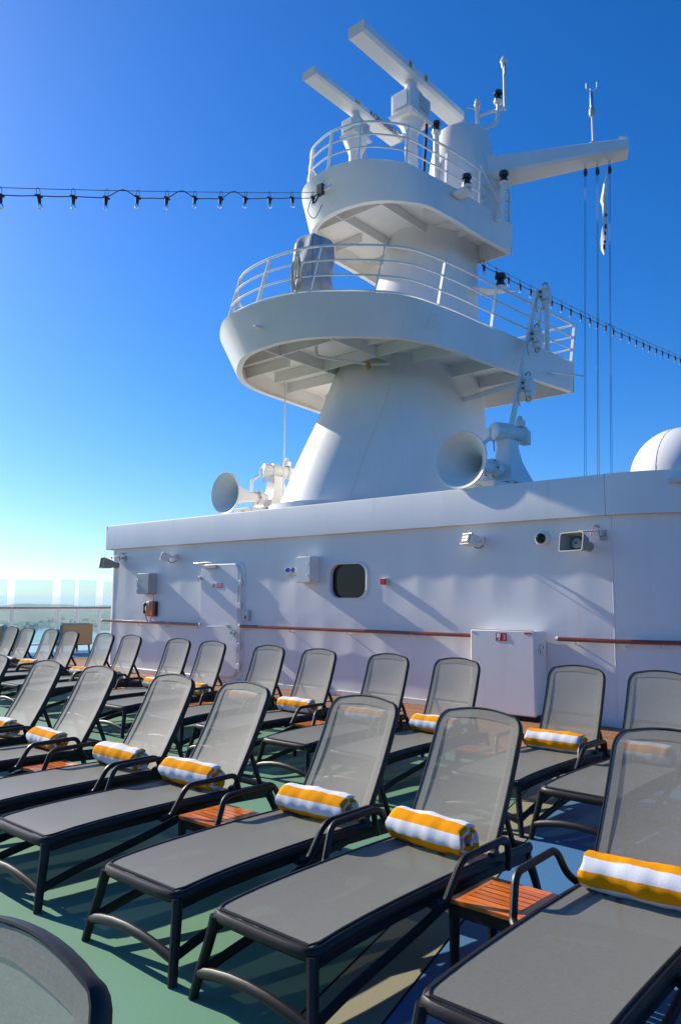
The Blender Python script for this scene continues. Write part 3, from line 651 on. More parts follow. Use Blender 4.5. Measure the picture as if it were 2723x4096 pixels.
t2, ant2, O2 = scanner((-10.2, 12.3, 10.6), (-10.2, 12.15, 12.62), 3.05, .17, .34, dict(gz=12.10, s=.58, r=.15, fl=1.9), 'smaller white radar scanner at the front of the upper mast platform', False)
MB().box((-10.028, 12.0, 12.64), (.004, .16, .07)).build('yellow_label', 'yellow', ant2, off=O2, smooth=False)
text_mesh('lettering', 'KONGSBERG', .20, 'ink', Matrix.Translation((-10.2+.176-O2.x, 13.02-O2.y, 12.61-O2.z)) @ Matrix.Rotation(PI/2, 4, 'Z') @ Matrix.Rotation(PI/2, 4, 'X'), ant2)

# ------------------------------------------------------------------ small mast instruments
def nav_lamp(o, label, s=1.0):
    t = thing('navigation_light', o, label, 'navigation light', 'black navigation lights on the mast')
    MB().lathe([(.11*s, 0), (.12*s, .03*s), (.12*s, .06*s), (.085*s, .07*s)], (0, 0, 0), (0, 0, 1), 16).build('base', 'white2', t)
    MB().lathe([(.085*s, .07*s), (.10*s, .09*s), (.10*s, .12*s)], (0, 0, 0), (0, 0, 1), 16).build('lower_ring', 'black', t)
    MB().lathe([(.075*s, .12*s), (.075*s, .24*s)], (0, 0, 0), (0, 0, 1), 16).build('lens', 'pane', t)
    MB().lathe([(.11*s, .24*s), (.12*s, .27*s), (.10*s, .33*s), (.04*s, .36*s)], (0, 0, 0), (0, 0, 1), 16).build('hood', 'black', t)
    return t
nav_lamp((-8.27, 13.65, 10.68), 'black navigation light on a bracket at the right side of the upper platform', .95)
MB().box((-8.38, 13.65, 10.62), (.36, .30, .10), bev=.02).build('lamp_bracket', 'white2', mast, off=mo)
nav_lamp((-8.2, 15.2, 11.42), 'black double navigation light at the aft corner of the upper platform', 1.0)
MB().tube([(-8.35, 15.2, 10.6), (-8.25, 15.2, 11.1), (-8.2, 15.2, 11.42)], .08, 8).build('lamp_bracket', 'white2', mast, off=mo)
nav_lamp((-9.62, 14.5, 12.95), 'black navigation light beside the turret on the upper platform', .95)
MB().tube([(-9.62, 14.5, 10.6), (-9.62, 14.5, 12.95)], .07, 10).build('lamp_bracket', 'white2', mast, off=mo)
nav_lamp((-8.75, 15.95, 9.24), 'black navigation light on a shelf on the mast column between the platforms', 1.2)
# aerial frame on the turret
o = (tx, ty, 13.2); t = thing('aerial_frame', o, 'white pipe frame with aerials on top of the mast turret', 'aerial frame'); O = Vector(o)
def P_(mb_, n, m='white2'): return mb_.build(n, m, t, off=O)
P_(MB().tube([(-9.0, 15.4, 13.15), (-9.0, 15.4, 13.85)], .055, 10), 'post')
P_(MB().lathe([(.085, 13.82), (.085, 13.92), (.06, 13.96), (.075, 14.0), (.04, 14.06)], (-9.0, 15.4, 0)), 'aerial_cap')
P_(MB().tube(fillet([(-9.0, 15.4, 13.25), (-8.62, 15.68, 13.38), (-8.60, 15.70, 13.80)], .08, 4), .045, 8), 'arm')
P_(MB().tube(fillet([(-9.0, 15.4, 13.62), (-8.75, 15.65, 13.75), (-8.50, 15.88, 13.86)], .1, 4), .04, 8), 'arm')
P_(MB().tube([(-8.60, 15.7, 13.6), (-8.59, 15.7, 13.95)], .05, 8), 'post')
P_(MB().tube([(-8.515, 15.9, 13.82), (-8.52, 15.9, 15.0)], .035, 8), 'mast_pole')
P_(MB().lathe([(.05, 14.95), (.07, 15.0), (.07, 15.08), (.10, 15.14), (.04, 15.26)], (-8.52, 15.9, 0), (0, 0, 1), 14), 'sensor_head')
P_(MB().tube([(-8.48, 15.87, 14.75), (-8.48, 15.87, 15.05)], .035, 8), 'cable', 'grey_metal')
P_(MB().tube(catmull([(-9.05, 15.35, 13.8), (-9.25, 15.25, 13.85), (-9.25, 15.25, 13.45), (-9.1, 15.35, 13.3)], 5), .014, 6), 'cable', 'ltgrey')
nav_lamp((-8.585, 15.7, 13.93), 'black navigation light on the pipe frame at the mast top', .95)
# anemometer on the yardarm
pa = A_+(B_-A_)*.785; o = (pa.x, pa.y, 12.36); t = thing('anemometer', o, 'thin anemometer pole with small cups standing on the yardarm', 'anemometer')
MB().tube([(0, 0, 0), (0, 0, .75), (0, 0, 1.1)], .024, 8).build('pole', 'white2', t)
MB().lathe([(.03, .75), (.07, .80), (.07, .95), (.04, 1.0)], (0, 0, 0), (0, 0, 1), 12).build('clamp', 'grey_metal', t)
MB().lathe([(.04, 1.0), (.04, 1.35), (.025, 1.4)], (0, 0, 0), (0, 0, 1), 12).build('sensor_body', 'chrome', t)
for a in (0, 2.1, 4.2):
    MB().tube(fillet([(0, 0, 1.4), (.14*math.cos(a), .14*math.sin(a), 1.42), (.14*math.cos(a), .14*math.sin(a), 1.58)], .04, 3), .012, 6).build('sensor_prong', 'grey_metal', t)
# halyards and flag
tops = [(-6.73, 16.42, 12.06), (-6.49, 16.54, 12.05), (-6.25, 16.66, 12.05)]; bots = [(-6.86, 16.1, 3.32), (-6.56, 16.1, 3.32), (-6.27, 16.1, 3.32)]
for k, (a, b) in enumerate(zip(tops, bots)):
    t = thing('halyard', a, ['left', 'middle', 'right'][k]+' of the three thin dark halyards hanging from the yardarm', 'halyard', 'halyards hanging from the yardarm'); O = Vector(a)
    MB().tube([(a[0]+.10*math.cos(s), a[1]+.05*math.cos(s), a[2]+.02+.12*-abs(math.sin(s))) for s in [i*PI/8 for i in range(9)]], .014, 6).build('eye', 'white2', t, off=O)
    MB().lathe([(.035, 0), (.05, .06), (.04, .14), (.02, .18)], (a[0], a[1], a[2]-.42), (0, 0, 1), 8).build('block', 'black', t, off=O)
    for d in (-.012, .02):
        mid = (Vector(a)+Vector(b))/2
        MB().tube([(a[0]+d, a[1], a[2]-.1), (mid.x+d*.7, mid.y, mid.z), (b[0]+d*1.4, b[1], b[2])], .0045, 5).build('line', 'halyard', t, off=O)
o = (-6.26, 16.58, 9.6); t = thing('signal_flag', o, 'limp furled white flag with dark letters on the right halyard', 'flag')
mb = MB(); rings = []
fp = [(11.35, .02, 0), (11.0, .07, -.03), (10.6, .12, -.06), (10.15, .17, -.08), (9.9, .19, -.10), (9.7, .15, -.08), (9.5, .13, -.09), (9.2, .12, -.10), (8.9, .11, -.10), (8.5, .13, -.12), (8.1, .15, -.14), (7.8, .13, -.14), (7.55, .04, -.13)]
for i, (z, w, dx) in enumerate(fp):
    z = 9.65+(z-7.55)/3.8*2.12; w *= .5; dx *= 1.15
    rings.append([(o[0]+dx+w*.75*math.cos(2*PI*j/14)*(1+.35*math.sin(3*2*PI*j/14+i)), o[1]+w*.75*math.sin(2*PI*j/14)*(1+.35*math.cos(2*2*PI*j/14+i*.7)), z) for j in range(14)])
mb.quadstrip(rings).build('cloth', 'flag', t, off=o)
for i, (z, h_) in enumerate(((10.55, .07), (10.28, .10), (10.12, .08), (9.92, .06), (9.80, .11))):
    MB().box((o[0]-.045-.018*i, o[1]-.085, z), (.045, .02, h_), rz=.4).build('letter_mark', 'ink', t, off=o, smooth=False)
# three signal lamps on an inclined bar
o = (-7.2, 13.1, 3.3); t = thing('signal_lamp_bar', o, 'inclined white bar carrying three white signal lamps beside the lower platform', 'signal lamps'); O = Vector(o)
p0 = Vector((-7.15, 12.65, 3.3)); p1 = Vector((-7.15, 14.66, 8.4)); d = p1-p0
q = MB(); q.quadstrip([[p0+d*f+Vector((0, .07*s1, 0))+Vector((.025*s2, 0, 0)) for s1, s2 in ((-1, -1), (1, -1), (1, 1), (-1, 1))] for f in (0, 1)]); q.build('bar', 'white2', t, off=O, smooth=False)
MB().tube([(-9.1, 14.76, 6.3), (-7.15, 13.78, 6.12)], .06, 4).build('strut', 'white2', t, off=O, smooth=False)
MB().quadstrip([[(-7.0+.03*a, 14.75+.05*b, z) for a, b in ((-1, -1), (1, -1), (1, 1), (-1, 1))] for z in (7.0, 8.1)]).build('bar', 'white2', t, off=O, smooth=False)
for y, z in ((14.82, 8.26), (14.38, 7.20), (13.93, 6.04)):
    lm = MB().box((-7.05, y, z), (.20, .26, .22), bev=.02).build('lamp_body', 'white2', t, off=O)
    for s in (1, -1):
        MB().lathe([(.085, .11), (.11, .13), (.11, .20), (.07, .22)], (-7.05, y, z), (0, 0, s), 14).build('lamp_socket', 'white2', lm, off=O)
        MB().lathe([(.055, .22), (.055, .27), (.03, .30)], (-7.05, y, z), (0, 0, s), 12).build('lamp_glass', 'clear', lm, off=O)
        MB().tube([(-7.05-.06, y, z+s*.21), (-7.05-.06, y, z+s*.29), (-7.05, y, z+s*.33), (-7.05+.06, y, z+s*.29), (-7.05+.06, y, z+s*.21)], .008, 5).build('lamp_guard', 'ltgrey', lm, off=O)
        MB().lathe([(.02, 0), (.025, .05)], (-7.08, y-.14, z+s*.06), (0, -1, 0), 8).build('cable_gland', 'black', lm, off=O)
    MB().tube(catmull([(-7.08, y-.16, z-.06), (-7.1, y-.3, z-.15), (-7.12, y-.32, z-.3), (-7.13, y-.22, z-.42)], 5), .014, 6).build('cable', 'ltgrey', lm, off=O)
# covered searchlight
o = (-9.85, 10.47, 7.0); t = thing('covered_searchlight', o, 'searchlight wrapped in a grey tarpaulin at the front of the lower platform', 'searchlight'); O = Vector(o)
mb = MB(); rings = []; rnd = random.Random(3)
ph = [rnd.random()*6 for _ in range(6)]
levs = catmull([(6.98, .27, .25), (7.12, .25, .23), (7.32, .31, .27), (7.55, .36, .32), (7.78, .44, .38), (7.95, .41, .36), (8.22, .45, .39), (8.50, .43, .38), (8.72, .38, .34), (8.82, .24, .21), (8.85, .06, .05)], 3)
for i, (z, w, dp) in enumerate(levs):
    ring = []
    for j in range(44):
        a = 2*PI*j/44; tri = lambda q: abs((q/PI) % 2-1)*2-1
        k = 1+.05*tri(4*a+ph[0]+z*3.1)+.045*tri(7*a+ph[1]-z*5.3)+.035*tri(3*a+z*7.7+ph[2])*tri(a*2+ph[3])
        e = .66; cx_ = math.copysign(abs(math.cos(a))**e, math.cos(a))*.84; sy_ = math.copysign(abs(math.sin(a))**e, math.sin(a))*.84
        ring.append((O.x+w*cx_*k, O.y+dp*sy_*k, z+.03*tri(2*a+ph[4])*(z > 8.5)))
    rings.append(ring)
mb.quadstrip(rings).build('tarpaulin', 'tarp', t, off=O, ang=28)
MB().lathe([(.16, 7.0), (.12, 7.05), (.10, 7.3)], (O.x, O.y, 0), (0, 0, 1), 14).build('pedestal', 'white2', t, off=O)
MB().tube([(O.x+.30, O.y-.36, z) for z in (7.7, 8.1, 8.6)], .006, 5).build('seam', 'rubber', t, off=O)
o = (-9.42, 9.62, 7.5); t = thing('rope_coil', o, 'coil of pale rope hung on the lower platform railing', 'rope'); O = Vector(o)
for k in range(9):
    xo = -.10+.025*k; dz = rnd.random()*.14
    MB().tube(catmull([(O.x+.02+xo*.2, O.y-.06, 8.02), (O.x+xo, O.y-.09-.02*(k % 2), 7.8), (O.x+xo*1.3, O.y-.10, 7.5-dz*.5), (O.x+xo*1.1+.03, O.y-.10, 7.36-dz), (O.x+xo*1.3+.05, O.y-.12, 7.5), (O.x+xo+.03, O.y-.10, 7.8), (O.x+.03, O.y-.06, 8.02)], 5), .010, 5).build('strand', 'rope', t, off=O)
MB().tube(catmull([(O.x, O.y-.02, 8.24), (O.x+.03, O.y-.10, 8.1), (O.x-.02, O.y-.07, 7.98)], 5), .010, 5).build('hitch', 'rope', t, off=O)

# ------------------------------------------------------------------ string lights
def string_lights(A, B, n, first, sag, label, loops=()):
    A = Vector(A); B = Vector(B); t = thing('string_lights', A, label, 'string lights', 'festoon lamp strings on the mast')
    pt = lambda f: A+(B-A)*f-Vector((0, 0, sag*4*f*(1-f)))
    MB().tube([pt(i/24) for i in range(25)], .006, 5).build('support_wire', 'halyard', t, off=A)
    L = (B-A).length; pos = [first+i*(1-first)/n for i in range(n)]
    cab = []
    for i, f in enumerate(pos):
        p = pt(f)-Vector((0, 0, .12)); cab.append(p)
        if i+1 < len(pos):
            m_ = pt((f+pos[i+1])/2)-Vector((0, 0, -.02 if i in loops else .128)); cab.append(m_)
    MB().tube(catmull([tuple(A-Vector((0, 0, .05)))]+[tuple(c) for c in cab]+[tuple(B-Vector((0, 0, .1)))], 4), .009, 5).build('cable', 'rubber', t, off=A)
    proto = None
    for i, f in enumerate(pos):
        p = pt(f)-A
        if proto is None:
            s_ = MB(); s_.lathe([(.022, 0), (.034, -.02), (.034, -.07), (.028, -.13), (.026, -.15)], (0, 0, -.10), (0, 0, 1), 10); s_.box((0, 0, -.125), (.025, .13, .03))
            so = s_.build('lamp_socket', 'rubber', t)
            bu = MB().lathe([(.020, -.25), (.034, -.275), (.042, -.305), (.036, -.335), (.012, -.348)], (0, 0, 0), (0, 0, 1), 12).build('bulb', 'clear', so)
            hk = MB().tube([(0, -.03, -.10), (0, -.03, -.02), (0, 0, .03), (0, .03, -.02), (0, .03, -.10)], .005, 5).build('hook', 'halyard', so)
            proto = so
        else:
            so = copy_tree(proto, t)
        so.location = p; so.rotation_euler = (random.uniform(-.12, .12), random.uniform(-.12, .12), 0)
    return t
string_lights((-10.60, 11.30, 10.42), (-11.55, 2.6, 7.16), 15, .01, .05, 'string of clear bulbs running left from the upper mast platform', loops=(3, 5, 7))
string_lights((-9.0, 15.4, 9.90), (-8.19, 29.98, 10.78), 26, .012, .12, 'string of clear bulbs running aft to the right behind the mast', loops=(5, 12))
o = (-10.45, 11.34, 10.42); t = thing('cable_box', o, 'small black cable box on the upper platform rim where the lamp string starts', 'cable box'); O = Vector(o)
MB().box((0, -.05, 0), (.16, .10, .24), bev=.01).build('casing', 'rubber', t)
MB().tube(catmull([(-.02, -.08, -.12), (-.10, -.12, -.28), (-.16, -.12, -.20), (-.08, -.1, -.10)], 6), .018, 6).build('cable_coil', 'rubber', t)
MB().tube(catmull([(-.16, -.1, -.05), (-.30, -.12, -.40), (-.12, -.1, -.62), (.05, -.05, -.35)], 6), .009, 6).build('wire_loop', 'halyard', t)
MB().box((.16, -.02, .02), (.20, .05, .12), bev=.01).build('mount', 'white2', t)

# ------------------------------------------------------------------ ship's horns
def ship_horn(o, label, D=.92):
    t = thing('ship_horn', o, label, 'ship horn', 'ship horns on the deckhouse roof'); R = D/2; za = .60
    # o is below the mouth centre, at roof level
    f = [(R+.008, .0), (R, -.012), (R*.93, .02), (R*.78, .10), (R*.62, .20), (R*.46, .34), (R*.34, .50), (R*.26, .70), (R*.22, .95)]
    inner = [(r*.93, h+.012) for r, h in f[1:]]
    MB().lathe([(f[0][0], .012)]+f[:1]+[(R+.002, -.01)]+[(R-.012, -.006)]+[(max(r-.014, .03), h+.004) for r, h in f[2:]], (0, 0, za), (0, 1, 0), 48, cap=False).build('bell_inside', 'white2', t)
    MB().lathe([(R+.008, .012)]+f[2:], (0, 0, za), (0, 1, 0), 48, cap=False).build('bell', 'white2', t)
    MB().lathe([(.10, .94), (.165, .945), (.165, 1.06), (.13, 1.07), (.13, 1.2)], (0, 0, za), (0, 1, 0), 20).build('flange', 'white2', t)
    for a in range(6): MB().lathe([(.016, 0), (.016, .03)], (.145*math.cos(a), .92, za+.145*math.sin(a)), (0, 1, 0), 6).build('bolt', 'amber', t)
    q = lambda w, y0, y1, z: [(-w, y0, z), (w, y0, z), (w, y1, z), (-w, y1, z)]
    MB().quadstrip([q(.30, 1.10, 1.98, za-.20), q(.22, 1.22, 1.90, za-.02), q(.15, 1.34, 1.78, za+.20), q(.12, 1.38, 1.70, za+.45), q(.13, 1.36, 1.72, za+.56)]).build('body', 'white2', t, ang=50)
    MB().box((0, 1.54, za-.215), (.68, .98, .03), bev=.008).build('base_plate', 'white2', t)
    for sx in (-1, 1):
        for y in (1.12, 1.95): MB().lathe([(.045, 0), (.045, .055)], (sx*.28, y, za-.285), (0, 0, 1), 10).build('damper', 'white2', t)
    mt = MB().lathe([(.10, -.32), (.15, -.30), (.15, -.10), (.17, -.09), (.17, .06), (.13, .07), (.13, .30), (.16, .31), (.16, .36)], (0, 1.52, za+.70), (.35, .94, .0), 20).build('motor', 'white2', t)
    for k in range(8):
        a = .25+k*PI/8; d_ = Vector((.35, .94, 0)).normalized(); s_ = Vector((d_.y, -d_.x, 0)); c_ = Vector((0, 1.52, za+.70))-d_*.20+s_*(.152*math.cos(a*2))+Vector((0, 0, .152*math.sin(a*2)))
        MB().tube([c_-d_*.08, c_+d_*.08], .012, 5).build('motor_fin', 'white2', mt)
    MB().box((-.20, 1.30, za+.66), (.10, .16, .20), bev=.01).build('terminal_box', 'white2', t)
    MB().box((.14, 1.92, za+.66), (.16, .14, .26), bev=.015).build('valve_box', 'white2', t)
    MB().lathe([(.09, 0), (.10, .03), (.10, .10), (.06, .13), (.03, .20)], (.10, 1.80, za+.84), (0, 0, 1), 14).build('dome_cap', 'white2', t)
    MB().tube(fillet([(-.14, .90, za+.08), (-.14, .90, za+.42), (-.10, 1.12, za+.55)], .12, 5), .032, 8).build('air_pipe', 'white2', t)
    MB().tube(catmull([(-.10, 1.12, za+.55), (-.10, 1.22, za+.50), (-.12, 1.28, za+.36), (-.14, 1.30, za+.58)], 5), .014, 6).build('hose', 'ltgrey', t)
    MB().box((.0, 1.25, .0), (.60, 1.45, .66), bev=.01).build('pedestal', 'white2', t)
    MB().lathe([(.085, 0), (.085, .006)], (.0, .527, .20), (0, -1, 0), 18).build('cover_disc', 'ltgrey', t)
    return t
ship_horn((-12.80, 10.85, 3.40), 'white ship horn left of the mast base, its bell facing left')
ship_horn((-6.33, 10.16, 3.285), 'white ship horn right of the mast base, its bell nearest the camera')
# satellite dome
o = (-5.60, 19.0, 3.3); t = thing('satellite_dome', o, 'white spherical satellite dome at the right edge of the roof', 'satellite dome')
MB().lathe([(1.22*math.cos(a), 1.36+1.22*math.sin(a)) for a in [-.9+i*(PI/2+.88)/16 for i in range(17)]], (0, 0, 0), (0, 0, 1), 44).build('radome', 'radome', t)
MB().lathe([(.6, 0), (.55, .3), (.78, .45)], (0, 0, 0), (0, 0, 1), 24).build('pedestal', 'white2', t)
MB().lathe([(1.222, 1.30), (1.226, 1.31), (1.222, 1.32)], (0, 0, 0), (0, 0, 1), 44, cap=False).build('seam_ring', 'ltgrey', t)
for a in range(6): MB().tube([(1.222*math.cos(q_)*math.cos(a*PI/3+.3), 1.222*math.cos(q_)*math.sin(a*PI/3+.3), 1.36+1.222*math.sin(q_)) for q_ in [i*1.5/14 for i in range(15)]], .005, 5).build('gore_seam', 'ltgrey', t)

# ------------------------------------------------------------------ side railing with glass wind screen
XG = -22.7
def rail_section(y0, y1, label, up0, up1, uh):
    o = (XG, y0, 0); t = thing('glass_railing', o, label, 'glass railing', 'glass railing sections at the ship side'); O = Vector(o)
    MB().box((XG, (y0+y1)/2, 1.375), (.10, y1-y0-.01, .05), bev=.015).build('wooden_cap', 'rail_wood', t, off=O)
    MB().box((XG, (y0+y1)/2, 1.315), (.06, y1-y0-.01, .06)).build('top_rail', 'white2', t, off=O, smooth=False)
    MB().box((XG, y0, .66), (.07, .10, 1.30), bev=.01).build('post', 'white2', t, off=O)
    MB().box((XG-.05, (y0+y1)/2, .79), (.012, y1-y0-.14, .98)).build('lower_pane', 'glass', t, off=O, smooth=False)
    MB().box((XG-.05, (y0+y1)/2, .24), (.04, y1-y0-.10, .05)).build('bottom_rail', 'white2', t, off=O, smooth=False)
    MB().box((XG+.0, (up0+up1)/2, 1.38+uh/2), (.014, up1-up0, uh)).build('upper_pane', 'glass', t, off=O, smooth=False)
ys = [(6.6, 7.9), (7.9, 9.4), (9.4, 11.0), (11.0, 12.53), (12.53, 13.19), (13.19, 13.97), (13.97, 15.5), (15.5, 17.0)]
ups = [(6.75, 7.75), (8.05, 9.25), (9.6, 10.82), (11.06, 12.27), (12.56, 13.04), (13.19, 13.80), (14.08, 15.3), (15.65, 16.9)]
names = ['far left of the frame, behind the loungers', 'second from the left edge, behind the loungers', 'behind the leftmost visible lounger backs', 'behind the teal sofa with its back to the rail', 'narrow one behind the wicker sofa back', 'narrow one just left of the deckhouse', 'partly hidden by the deckhouse corner', 'wholly behind the deckhouse corner']
for (a, b), (c, d), n_ in zip(ys[1:7], ups[1:7], names[1:7]): rail_section(a, b, 'glass ship-side railing section '+n_, c, d, .90 if n_.startswith('narrow') else .86)

# ------------------------------------------------------------------ outdoor sofas
def sofa(o, rz, label, w=1.0):
    t = thing('outdoor_sofa', o, label, 'sofa', 'teal outdoor sofas by the railing', rz)
    MB().box((0, 0, .33), (w, .78, .14), bev=.02).build('seat_base', 'wicker', t)
    # wicker back panel of woven slats
    bk = MB().box((0, -.37, .58), (w, .05, .62), bev=.015).build('back_panel', 'wicker', t)
    for k in range(14): MB().box((0, -.399, .30+k*.043), (w-.02, .012, .022), bev=.004).build('woven_strand', 'wicker', bk)
    MB().box((0, -.27, .66), (w-.02, .16, .54), bev=.05).build('back_cushion', 'teal', t)
    MB().box((0, .04, .46), (w-.06, .62, .14), bev=.05).build('seat_cushion', 'teal', t)
    for s in (-1, 1):
        MB().box((s*(w/2-.04), .0, .56), (.07, .70, .36), bev=.02).build('arm', 'teal', t)
        for y in (-.32, .32): MB().tube([(s*(w/2-.08), y, .27), (s*(w/2-.05), y*1.05, 0)], [.035, .02], 8).build('leg', 'darkwood', t)
    return t
sofa((-21.75, 12.42, 0), PI/2+.05, 'sofa with brown wicker back and teal cushions seen from behind', 1.05)
sofa((-22.0, 10.6, 0), -.2, 'teal sofa facing the camera beside the glass railing', 1.3)

# ------------------------------------------------------------------ far shore
def ridge(name, dist, az0, az1, zb, fn, m, depth):
    mb = MB(); n = 90; A = []; B = []; D_ = []
    for i in range(n+1):
        a = az0+(az1-az0)*i/n; d = dist*(1+.06*math.sin(i*.7)); dx, dy = -math.sin(a), math.cos(a)
        A.append((dx*d, dy*d, zb)); B.append((dx*(d+depth*.5), dy*(d+depth*.5), zb+.55*(fn(i/n)-zb))); D_.append((dx*(d+depth), dy*(d+depth), fn(i/n)))
    mb.quadstrip([A, B, D_], close=False)
    return struct(mb.build(name, m))
rr_ = random.Random(5); ph = [rr_.random()*6 for _ in range(8)]
def hills(t): return -14+6*math.sin(9*t+ph[0])+4*math.sin(23*t+ph[1])+2*math.sin(61*t+ph[2])+1.0*math.sin(140*t+ph[3])
def far(t): return -32+26*max(0, math.sin(6.5*t+.6))**.8+6*math.sin(17*t+ph[4])+3*math.sin(47*t+ph[5])+2*math.sin(120*t+ph[6])
ridge('near_hills', 900, .6, 1.7, -33, lambda t: hills(t)-4, 'land', 700)
ridge('far_hills', 5000, .3, 1.9, -33, lambda t: far(t)*1.0, 'land', 900)
tw = MB()
for i in range(160):
    a = .9+i*.0023+rr_.uniform(-.01, .01); d = rr_.uniform(920, 1300); q_ = rr_.uniform(3, 7); f_ = (d-900)/700
    tw.box((-math.sin(a)*d, math.cos(a)*d, -31+f_*12+q_*.3), (q_, q_*.8, q_*.6), rz=rr_.random()*3)
tw = tw.build('shore_town', 'house', smooth=False); tag(tw, 'pale houses of the far shore seen through the railing glass', 'town', kind='stuff')

# ------------------------------------------------------------------ sun loungers
def make_lounger(lean=.365):
    t = thing('sun_lounger', (0, 0, 0), 'sun lounger', 'sun lounger', 'grey mesh sun loungers')
    zr = lambda y: .336+.030*(1-math.exp(-y/.22))-.020*max(0, (y-.7))**2
    hw = .287
    yy = [1.70, 1.5, 1.3, 1.1, .9, .7, .5, .3, .12]
    left = [(-hw, y, zr(y)-.006) for y in yy]; right = [(hw, y, zr(y)-.006) for y in yy[::-1]]
    path = left+[(-hw, .05, zr(.05)-.008), (-hw+.012, .014, zr(0)-.008), (-hw+.05, 0, zr(0)-.008), (-.15, -.004, zr(0)-.008), (0, -.006, zr(0)-.008), (.15, -.004, zr(0)-.008), (hw-.05, 0, zr(0)-.008), (hw-.012, .014, zr(0)-.008), (hw, .05, zr(.05)-.008)]+right
    MB().tube(path, .027, 10, sq=(.78, 1.0)).build('seat_frame', 'frame', t)
    MB().tube([(-hw, 1.70, zr(1.7)-.01), (0, 1.705, zr(1.7)-.01), (hw, 1.70, zr(1.7)-.01)], .024, 8).build('rear_bar', 'frame', t)
    # deep side skirts of the rails
    for s in (-1, 1):
        ysk = [.03+1.67*i/12 for i in range(13)]
        MB().quadstrip([[(s*hw-.011, y, zr(y)-.018), (s*hw+.011, y, zr(y)-.018), (s*hw+.009, y, zr(y)-.058-.02*max(0, (y-.9))), (s*hw-.009, y, zr(y)-.058-.02*max(0, (y-.9)))] for y in ysk]).build('side_rail', 'frame', t)
        MB().tube(catmull([(s*(hw-.005), .006, zr(0)-.01), (s*(hw+.014), -.012, .22), (s*(hw+.038), -.038, .10), (s*(hw+.056), -.055, 0)], 4), [.027, .026, .025, .0245, .024, .024, .0235, .023, .023, .022, .022, .0215, .021], 10, sq=(.85, 1.1)).build('leg', 'frame', t)
        MB().tube(catmull([(s*(hw-.002), 1.66, .31), (s*(hw+.01), 1.72, .20), (s*(hw+.02), 1.80, 0)], 4), [.028, .027, .026, .025, .024, .023, .022, .021, .020], 10, sq=(.8, 1.1)).build('leg', 'frame', t)
        MB().tube(catmull([(s*(hw+.030), -.025, .105), (s*(hw+.022), .18, .150), (s*(hw+.014), .45, .195), (s*(hw+.010), .72, .245), (s*(hw+.006), .98, .300), (s*(hw+.004), 1.16, .318)], 4), .022, 8, sq=(.7, 1.15)).build('diagonal_brace', 'frame', t)
        # armrest
        ap = fillet([(s*.335, .745, .325), (s*.365, .775, .335), (s*.395, .86, .50), (s*.40, 1.26, .505), (s*.375, 1.315, .385), (s*.325, 1.40, .315)], .05, 5)
        MB().tube(ap, .0175, 9).build('armrest', 'frame', t)
        MB().box((s*.315, .75, .315), (.05, .05, .035), bev=.01).build('arm_foot', 'frame', t)
        MB().lathe([(.032, 0), (.036, .01), (.036, .035), (.02, .04)], (s*.255, 1.345, .372), (s, 0, 0), 14).build('pivot', 'frame', t)
    MB().tube([(-hw-.038, -.040, .10), (-.22, -.050, .128), (-.11, -.056, .146), (0, -.058, .152), (.11, -.056, .146), (.22, -.050, .128), (hw+.038, -.040, .10)], .024, 10, sq=(.9, 1)).build('stretcher', 'frame', t)
    # seat sling
    mb = MB(); ny_, nx_ = 18, 6
    for i in range(ny_+1):
        y = .004+(1.365-.004)*i/ny_
        for j in range(nx_+1):
            x = -hw+.012+(2*hw-.024)*j/nx_; xin = 1-(2*j/nx_-1)**2
            e = .012*math.exp(-y/.02) if 0 else 0
            mb.v.append((x, y, zr(y)+.021-.006*xin))
    mb.f = [(i*(nx_+1)+j, i*(nx_+1)+j+1, (i+1)*(nx_+1)+j+1, (i+1)*(nx_+1)+j) for i in range(ny_) for j in range(nx_)]
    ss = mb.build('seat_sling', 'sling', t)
    e = [(-hw+.012, 1.36, 0), (-hw+.012, .04, 0), (-hw+.03, .010, 0), (hw-.03, .010, 0), (hw-.012, .05, 0), (hw-.012, 1.36, 0)]
    MB().tube([(x, y, zr(y)+.021) for x, y, _ in e[:1]+[(e[0][0], 1.36-1.31*k/10, 0) for k in range(1, 10)]+e[1:5]+[(e[5][0], .05+1.31*k/10, 0) for k in range(1, 11)]], .006, 6).build('piping', 'frame', ss)
    # back
    bp0 = Vector((0, 1.335, .362)); bd = Vector((0, lean, .675)).normalized(); bn = Vector((0, -bd.z, bd.y)); BL = .775
    def bpt(x, s, off=0):                             # s metres up the back
        f = s/BL; return bp0+Vector((x, 0, 0))+bd*s+bn*(off-.018*math.sin(PI*f)-.03*(f-.75)*max(0, f-.75)*3)
    wb, wt, rc_ = .274, .266, .075
    prof = []
    for s_ in [0, .1, .2, .3, .4, .5, .6, BL-.115]: prof.append((wb+(wt-wb)*s_/BL, s_))
    for k in range(1, 7):
        a = PI/2*k/6; prof.append((wt-rc_+rc_*math.cos(a), BL-.115+.09*math.sin(a)))
    topc = [(wt-rc_)*(1-k/4) for k in range(1, 4)]
    outline = [(x, s_) for x, s_ in prof]+[(x, BL-.025+.025*(1-(x/(wt-rc_))**2)) for x in topc]
    full = outline+[(0, BL)]+[(-x, s_) for x, s_ in outline[::-1]]
    MB().tube([bpt(x, s_, -.008) for x, s_ in full], .024, 10, sq=(.34, 1.0), upv=tuple(bn)).build('backrest_frame', 'frame', t)
    # sling of the back as a grid clipped to the outline
    mb = MB(); nv = 20; nu = 8
    def halfw(s_):
        if s_ <= BL-.115: return wb+(wt-wb)*s_/BL
        q = (s_-(BL-.115))/.09
        if q < 1: return wt-rc_+rc_*math.sqrt(max(0, 1-q*q))
        return (wt-rc_)*math.sqrt(max(0, (BL-s_)/.025))
